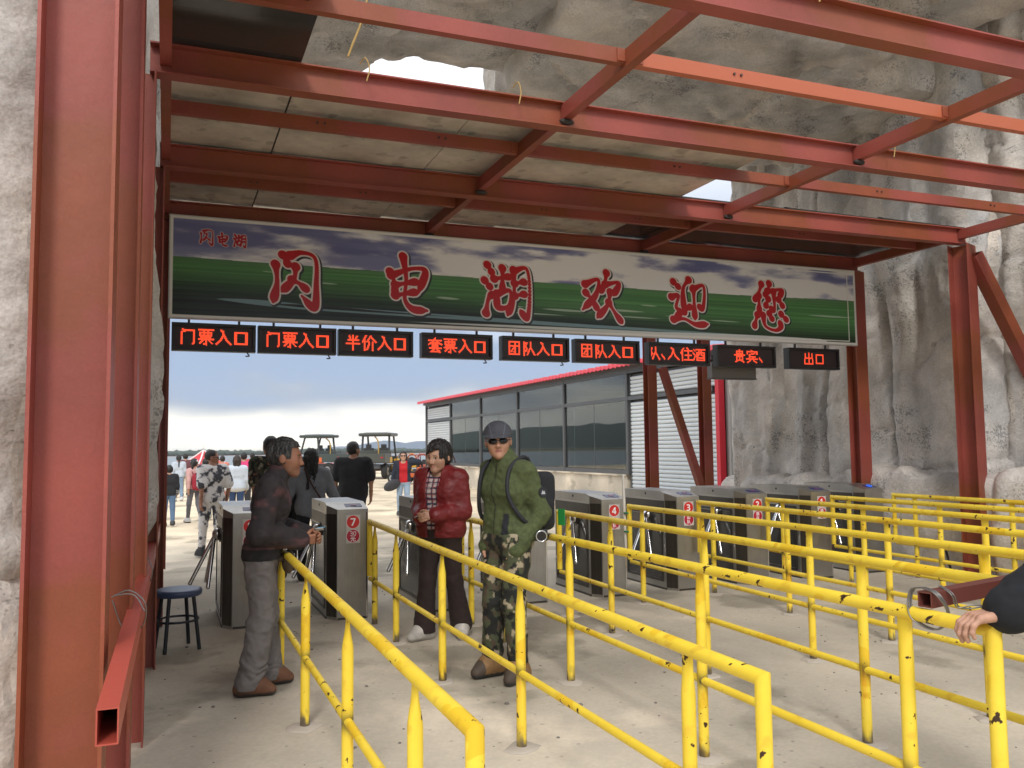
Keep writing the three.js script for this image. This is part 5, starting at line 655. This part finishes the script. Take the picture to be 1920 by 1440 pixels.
// the man in green
person({ label: 'man in green fleece, camouflage trousers, cap and sunglasses facing the camera', pos: [2.09, 0, -5.28], yaw: -1.2, scale: 0.975, cell: 0.009, headCell: 0.003, headScale: 1.03, hair: 'crew', skin: [0.44, 0.235, 0.15], wide: 0.97, headYaw: 0.82, headPitch: 0.0, headRoll: 0.05, glasses: true, cap: { color: [0.06, 0.062, 0.075], stitch: true },
  pose: { head: [-0.03, 1.575, 0.045], chest: [0, 1.25, 0.01], shL: [0.175, 1.38, -0.01], shR: [-0.175, 1.38, -0.01], elL: [0.215, 1.1, -0.11], wrL: [0.145, 0.885, 0.03], elR: [-0.205, 1.1, -0.09], wrR: [-0.14, 0.885, 0.05], knL: [0.1, 0.5, 0.035], anL: [0.1, 0.09, 0.0], knR: [-0.09, 0.5, 0.04], anR: [-0.13, 0.09, 0.03], ftL: [0.35, 0, 1], ftR: [-0.05, 0, 1] },
  handL: { dir: [-0.25, -1, 0.05], curl: [0.15, 0.1, 0] }, handR: { dir: [0.25, -1, 0.05], curl: [0.15, 0.1, 0] }, boot: true, shoe: [0.3, 0.165, 0.065], sole: [0.035, 0.033, 0.032], toeCap: [0.07, 0.05, 0.035],
  wear: [{ name: 'camouflage_trousers', ease: 0.022, fold: 0.013, flare: 0.006, floor: 0.13, color: camo, cell: 0.0085 },
    { name: 'fleece_jacket', top: true, ease: 0.015, hemY: 0.82, collar: 0.5, fold: 0.014, armEase: 0.005, cuff: 1.1, cuffFlare: 0.008, color: (x, y, z) => { const n = 0.78 + 0.44 * fbm(x * 70, y * 70, z * 70, 3); if (z > 0.05 && Math.abs(x + 0.005) < 0.006) return [0.012, 0.014, 0.012]; if (x > 0.075 && x < 0.115 + (1.08 - y) * 0.12 && y < 1.1 && y > 0.9 && z > 0.03) return [0.013, 0.015, 0.02]; return [0.082 * n, 0.105 * n, 0.038 * n]; } }] });
{ // badge, backpack, camera
  const y = -1.12, R = (a, b, c) => { const s = 0.975, v = V(a * s, b * s, c * s).applyAxisAngle(V(0, 1, 0), y); return [2.09 + v.x, v.y, -5.28 + v.z]; };
  const pk = thing('backpack', 'black day pack worn by the man in green', 'backpack', R(0.04, 1.0, -0.17), y); pk.scale.setScalar(0.975); const bk = std(0.016, 0.017, 0.022, 0.75);
  const bodyF = (x, yy, z) => { const q = [Math.abs(x) - 0.1, Math.abs(yy - 0.17) - 0.15, Math.abs(z + 0.06) - 0.035]; return Math.hypot(...q.map((v) => Math.max(v, 0))) + Math.min(Math.max(...q), 0) - 0.05 + 0.006 * fbm(x * 14, yy * 14, z * 14, 3); };
  part(pk, 'bag', meshField(bodyF, [-0.2, -0.1, -0.2], [0.2, 0.45, 0.1], 0.012, plain([0.016, 0.017, 0.022])), clothMat); part(pk, 'front_pocket', new RoundedBoxGeometry(0.2, 0.16, 0.04, 3, 0.018).translate(0, 0.1, -0.15), bk); part(pk, 'zip', wire([[-0.1, 0.24, -0.13], [0, 0.32, -0.14], [0.1, 0.24, -0.13]], 0.004, 14), std(0.06, 0.06, 0.065, 0.4));
  for (const s of [-1, 1]) part(pk, 'shoulder_strap', new THREE.TubeGeometry(new THREE.CatmullRomCurve3([V(s * 0.08 - 0.04, 0.33, -0.02), V(s * 0.115 - 0.04, 0.47, 0.1), V(s * 0.12 - 0.04, 0.4, 0.265), V(s * 0.135 - 0.04, 0.22, 0.3), V(s * 0.19 - 0.04, 0.05, 0.2), V(s * 0.13 - 0.04, 0.02, -0.02)]), 30, 0.014, 8), bk); part(pk, 'name_tag', box(0.06, 0.11, 0.006, 0.2, 0.06, -0.12, 0.002), std(0.02, 0.22, 0.05, 0.4), 'green luggage tag'); 
  const cm = thing('camera', 'dark compact camera with silver lens ring hanging at the hip of the man in green', 'camera', R(0.24, 0.955, -0.06), y + 0.9); const dm = std(0.015, 0.015, 0.016, 0.4); part(cm, 'camera_body', box(0.11, 0.075, 0.04, 0, 0, -0.03, 0.008), dm); const ln = part(cm, 'lens', cyl(0.034, 0.034, V(0, 0, -0.01), V(0, 0, 0.05), 22), dm); part(ln, 'ring', new THREE.TorusGeometry(0.034, 0.005, 8, 26).translate(0, 0, 0.05), std(0.6, 0.6, 0.6, 0.2, { metalness: 1 })); part(ln, 'front_element', cyl(0.027, 0.027, V(0, 0, 0.048), V(0, 0, 0.052), 20), lensMat);
  const bd = R(0.268, 1.24, -0.06), b = thing('sleeve_badge', 'round black badge on the green fleece sleeve', 'badge', bd, y + 1.35); part(b, 'disc', cyl(0.034, 0.034, V(0, 0, -0.008), V(0, 0, 0.008), 26), std(0.012, 0.014, 0.02, 0.6)); part(b, 'peak_mark', new THREE.ExtrudeGeometry(polyShape([[-0.016, -0.012], [0.016, -0.012], [0.008, 0.01], [0.002, 0.002], [-0.006, 0.014]]), { depth: 0.002, bevelEnabled: false }).translate(0, 0, 0.0075), std(0.4, 0.42, 0.45, 0.6));
}
// the crowd walking out onto the plaza
const GY = (z) => -0.22 * smooth(-9, -18, z);
const crowd = (x, z, o) => person({ cell: 0.02, group: undefined, ...o, pos: [x, GY(z), z] });
const walk = (k) => ({ knL: [0.1, 0.51, 0.1 * k], anL: [0.1, 0.09, 0.16 * k], knR: [-0.1, 0.5, -0.02 * k], anR: [-0.1, 0.12, -0.22 * k], elL: [0.21, 1.12, -0.1], wrL: [0.22, 0.89, -0.1], elR: [-0.21, 1.12, 0.0], wrR: [-0.22, 0.9, 0.14] });
crowd(1.56, -10.1, { label: 'woman in grey sweater with long black hair and shoulder strap, seen from behind', yaw: 3.0, scale: 0.89, cell: 0.014, headCell: 0.008, hair: 'long', pose: { ...walk(0.7), elL: [0.27, 1.14, 0], wrL: [0.36, 0.95, 0.02], elR: [-0.27, 1.14, 0], wrR: [-0.36, 0.95, 0.02] }, wear: [{ name: 'sweater', top: true, ease: 0.022, hemY: 0.78, fold: 0.008, cuffFlare: 0.018, color: plain([0.22, 0.23, 0.25]) }, { name: 'trousers', ease: 0.012, color: [0.012, 0.013, 0.02] }], shoe: [0.02, 0.02, 0.02] });
{ const b = thing('shoulder_bag_strap', 'thin brown bag strap across the back of the grey sweater', 'strap', [1.56, 0, -10.1], 3.0); part(b, 'strap', new THREE.TubeGeometry(new THREE.CatmullRomCurve3([V(0.07, 1.29, 0.05), V(0.07, 1.3, -0.08), V(0.0, 1.12, -0.145), V(-0.12, 0.92, -0.135), V(-0.17, 0.8, -0.04)]), 20, 0.011, 6), std(0.05, 0.018, 0.014, 0.6)); }
crowd(2.62, -12.9, { label: 'man in black T-shirt and navy trousers standing with his back turned', yaw: 2.75, scale: 1.0, cell: 0.014, headCell: 0.008, hair: 'short', fat: 0.03, skin: [0.36, 0.18, 0.11], headYaw: -0.5, pose: { shL: [0.2, 1.385, 0], shR: [-0.2, 1.385, 0], elL: [0.27, 1.11, 0], wrL: [0.26, 0.88, 0.05], elR: [-0.27, 1.11, 0], wrR: [-0.26, 0.88, 0.05] }, wear: [{ name: 'tee_shirt', top: true, ease: 0.022, armEase: 0.012, sleeve: 0.78, hemY: 0.87, fold: 0.008, color: plain([0.013, 0.013, 0.015]) }, { name: 'trousers', ease: 0.022, color: [0.012, 0.015, 0.03] }], shoe: [0.2, 0.15, 0.1] });
crowd(1.14, -10.4, { label: 'man in dark camouflage T-shirt half hidden behind the older man', yaw: 3.3, scale: 0.985, cell: 0.014, headCell: 0.008, hair: 'short', skin: [0.38, 0.2, 0.12], pose: walk(0.5), wear: [{ name: 'tee_shirt', top: true, ease: 0.02, armEase: 0.014, sleeve: 0.8, hemY: 0.86, color: (x, y, z) => { const c = camo(x, y, z); return fbm(x * 15, y * 15, z * 15, 2) > 0.25 ? [0.2, 0.08, 0.04] : c.map((v) => v * 0.8); } }, { name: 'trousers', ease: 0.02, color: [0.015, 0.018, 0.03] }] });
crowd(1.37, -10.9, { label: 'man in black shirt walking between the older man and the grey sweater', yaw: 3.1, scale: 0.955, cell: 0.014, headCell: 0.008, hair: 'short', skin: [0.38, 0.2, 0.12], pose: walk(-0.5), wear: [{ name: 'shirt', top: true, ease: 0.02, hemY: 0.86, color: [0.014, 0.014, 0.016] }, { name: 'trousers', ease: 0.018, color: [0.012, 0.012, 0.014] }] });
crowd(0.66, -13.9, { label: 'man in white and black floral shirt and trousers looking back in sunglasses', yaw: 3.5, scale: 0.965, cell: 0.013, headCell: 0.007, hair: 'crew', glasses: true, skin: [0.3, 0.14, 0.085], headYaw: -1.9, pose: { ...walk(0.9), elR: [-0.26, 1.12, -0.04], wrR: [-0.25, 0.9, 0.02] }, wear: [{ name: 'floral_shirt', top: true, ease: 0.02, armEase: 0.014, sleeve: 0.85, hemY: 0.84, color: floral, cell: 0.011 }, { name: 'floral_trousers', ease: 0.014, color: floral, cell: 0.011 }], shoe: [0.02, 0.02, 0.02], sole: [0.5, 0.5, 0.5] });
crowd(0.64, -22.0, { label: 'woman with white cap and pink top carrying a red backpack', yaw: 3.6, scale: 0.9, hair: 'pony', cap: { color: [0.7, 0.68, 0.72] }, headYaw: -0.9, glasses: true, pose: walk(0.9), wear: [{ name: 'top', top: true, ease: 0.016, hemY: 0.9, color: [0.62, 0.36, 0.34] }, { name: 'leggings', ease: 0.008, color: [0.14, 0.14, 0.16] }], shoe: [0.65, 0.63, 0.6] });
{ const b = thing('backpack', 'dark red soft backpack on the woman with the white cap', 'backpack', [0.72, -0.22 + 0.98, -21.84], 0.46); part(b, 'bag', new RoundedBoxGeometry(0.3, 0.4, 0.17, 4, 0.08), std(0.3, 0.012, 0.03, 0.7)); part(b, 'flap', new RoundedBoxGeometry(0.24, 0.1, 0.1, 3, 0.04).translate(0, 0.17, 0.03), std(0.26, 0.012, 0.03, 0.7)); for (const s of [-1, 1]) part(b, 'strap', wire([[s * 0.1, 0.19, -0.06], [s * 0.12, 0.3, -0.16], [s * 0.13, 0.2, -0.28]], 0.014, 10), std(0.2, 0.01, 0.02, 0.7)); }
crowd(0.92, -22.6, { label: 'girl in black jacket with cream hood and blue jeans, walking away', yaw: 3.1, scale: 0.9, hair: 'bob', pose: walk(-1.1), wear: [{ name: 'jacket', top: true, ease: 0.03, hemY: 0.88, hood: true, color: (x, y, z) => y > 1.3 && z < -0.03 && Math.abs(x) < 0.12 ? [0.6, 0.55, 0.38] : x * x > 0.028 ? [0.05, 0.02, 0.025] : [0.014, 0.014, 0.016] }, { name: 'jeans', ease: 0.016, color: [0.09, 0.17, 0.27] }], shoe: [0.55, 0.52, 0.4] });
crowd(0.40, -31.5, { label: 'woman in pale blue shirt with long ponytail near the red tent', yaw: 3.2, scale: 0.93, cell: 0.024, hair: 'pony', pose: walk(0.8), wear: [{ name: 'shirt', top: true, ease: 0.022, hemY: 0.9, color: [0.5, 0.56, 0.64] }, { name: 'jeans', ease: 0.014, color: [0.2, 0.28, 0.38] }], shoe: [0.6, 0.58, 0.56] });
crowd(0.68, -35, { label: 'woman in brown top and tan trousers beyond the pale blue shirt', yaw: 3.0, scale: 0.95, cell: 0.026, hair: 'bob', pose: walk(-0.6), wear: [{ name: 'top', top: true, ease: 0.02, hemY: 0.88, color: [0.14, 0.05, 0.06] }, { name: 'trousers', ease: 0.016, color: [0.42, 0.33, 0.24] }] });
crowd(0.07, -21.2, { label: 'person in black jacket and jeans partly hidden by the left columns', yaw: 3.2, scale: 0.82, cell: 0.024, hair: 'bob', pose: walk(0.6), wear: [{ name: 'jacket', top: true, ease: 0.028, hemY: 0.86, color: (x, y, z) => y < 1.0 && x * x > 0.035 && Math.sin(y * 160) > 0.2 ? [0.5, 0.5, 0.5] : [0.015, 0.016, 0.02] }, { name: 'jeans', ease: 0.016, color: [0.1, 0.17, 0.28] }] });
crowd(1.5, -20.5, { label: 'woman in pale blue hooded jacket with long brown hair', yaw: 3.05, scale: 0.94, hair: 'long', hairColor: [0.035, 0.02, 0.014], pose: walk(0.4), wear: [{ name: 'jacket', top: true, ease: 0.03, hemY: 0.82, hood: true, color: (x, y, z) => y < 0.92 ? [0.5, 0.5, 0.48] : [0.52, 0.58, 0.66] }, { name: 'jeans', ease: 0.012, color: [0.03, 0.06, 0.14] }] });
crowd(1.24, -27.5, { label: 'person in grey and black check shirt beside the girl with the hood', yaw: 2.9, scale: 0.98, cell: 0.024, hair: 'short', headYaw: -0.6, pose: walk(0.6), wear: [{ name: 'check_shirt', top: true, ease: 0.024, hemY: 0.86, color: (x, y, z) => Math.sin(x * 60) * Math.sin(y * 60) > 0 || x > 0.05 ? [0.28, 0.25, 0.22] : [0.025, 0.025, 0.028] }, { name: 'trousers', ease: 0.018, color: [0.05, 0.045, 0.045] }] });
crowd(2.78, -31, { label: 'person in orange-red jacket far off by the lake', yaw: 3.1, scale: 0.96, cell: 0.026, hair: 'short', wear: [{ name: 'jacket', top: true, ease: 0.03, hemY: 0.86, color: [0.5, 0.05, 0.03] }, { name: 'trousers', ease: 0.018, color: [0.03, 0.03, 0.035] }] });
crowd(1.82, -31.5, { label: 'person in salmon top and sun hat by the red tents', yaw: 3.1, scale: 0.9, cell: 0.026, hair: 'bob', cap: { color: [0.6, 0.4, 0.28] }, wear: [{ name: 'top', top: true, ease: 0.024, hemY: 0.86, color: [0.6, 0.22, 0.16] }, { name: 'trousers', ease: 0.018, color: [0.35, 0.12, 0.1] }] });
crowd(1.93, -24, { label: 'person in bright pink jacket behind the man in black shirt', yaw: 3.1, scale: 0.98, cell: 0.026, hair: 'short', wear: [{ name: 'jacket', top: true, ease: 0.03, hemY: 0.86, color: [0.7, 0.06, 0.2] }, { name: 'trousers', ease: 0.018, color: [0.03, 0.03, 0.035] }] });
crowd(5.5, -20.9, { label: 'woman in red shirt, navy jacket and light jeans with one hand behind her head', yaw: -0.25, scale: 0.97, cell: 0.015, headCell: 0.008, hair: 'long', glasses: true, skin: [0.5, 0.29, 0.2], headPitch: -0.15, pose: { ...walk(0.5), shL: [0.17, 1.4, 0], elL: [0.4, 1.42, 0.02], wrL: [0.2, 1.5, -0.06], elR: [-0.23, 1.12, 0], wrR: [-0.26, 0.88, 0.05] }, wear: [{ name: 'red_shirt', top: true, ease: 0.014, sleeve: 0, hemY: 0.9, color: [0.5, 0.012, 0.02] }, { name: 'jacket', top: true, ease: 0.026, hemY: 0.93, cut: (x, y, z) => Math.min(0.1 - Math.abs(x), z + 0.0), color: [0.016, 0.02, 0.035] }, { name: 'jeans', ease: 0.012, color: [0.3, 0.4, 0.52] }], shoe: [0.06, 0.06, 0.06], sole: [0.5, 0.5, 0.5] });
{ const b = thing('handbag', 'dark grey bag swinging beside the woman in the red shirt', 'bag', [5.18, 0.6, -20.75], 0.2); part(b, 'bag', new THREE.SphereGeometry(1, 16, 12).scale(0.24, 0.13, 0.06).rotateZ(0.35), std(0.035, 0.035, 0.04, 0.7)); part(b, 'strap', wire([[0.15, 0.08, 0], [0.12, 0.2, 0], [0.1, 0.28, 0.0]], 0.01, 8), std(0.03, 0.03, 0.03, 0.7)); }
// the person at the right edge, hand on the barrier end
person({ label: 'person in black jacket at the right edge resting a hand on the barrier', pos: [2.96, 0, -1.97], yaw: -1.65, scale: 0.97, cell: 0.012, hair: 'short', skin: [0.5, 0.28, 0.19], handScale: 1.2,
  pose: { shL: [0.18, 1.38, 0.04], elL: [0.2, 1.2, 0.3], wrL: [0.07, 0.995, 0.53] }, handL: { dir: [-0.28, -0.1, 1], palm: [0.05, -1, -0.1], curl: [0.5, 0.62, 0.03], cell: 0.0026 },
  wear: [{ name: 'jacket', top: true, ease: 0.03, hemY: 0.86, collar: 0.3, fold: 0.012, armEase: 0.01, cuff: 0.93, cuffFlare: 0.014, color: [0.008, 0.009, 0.012] }, { name: 'trousers', ease: 0.02, color: [0.02, 0.022, 0.03] }] });
renderer.render(scene, camera);
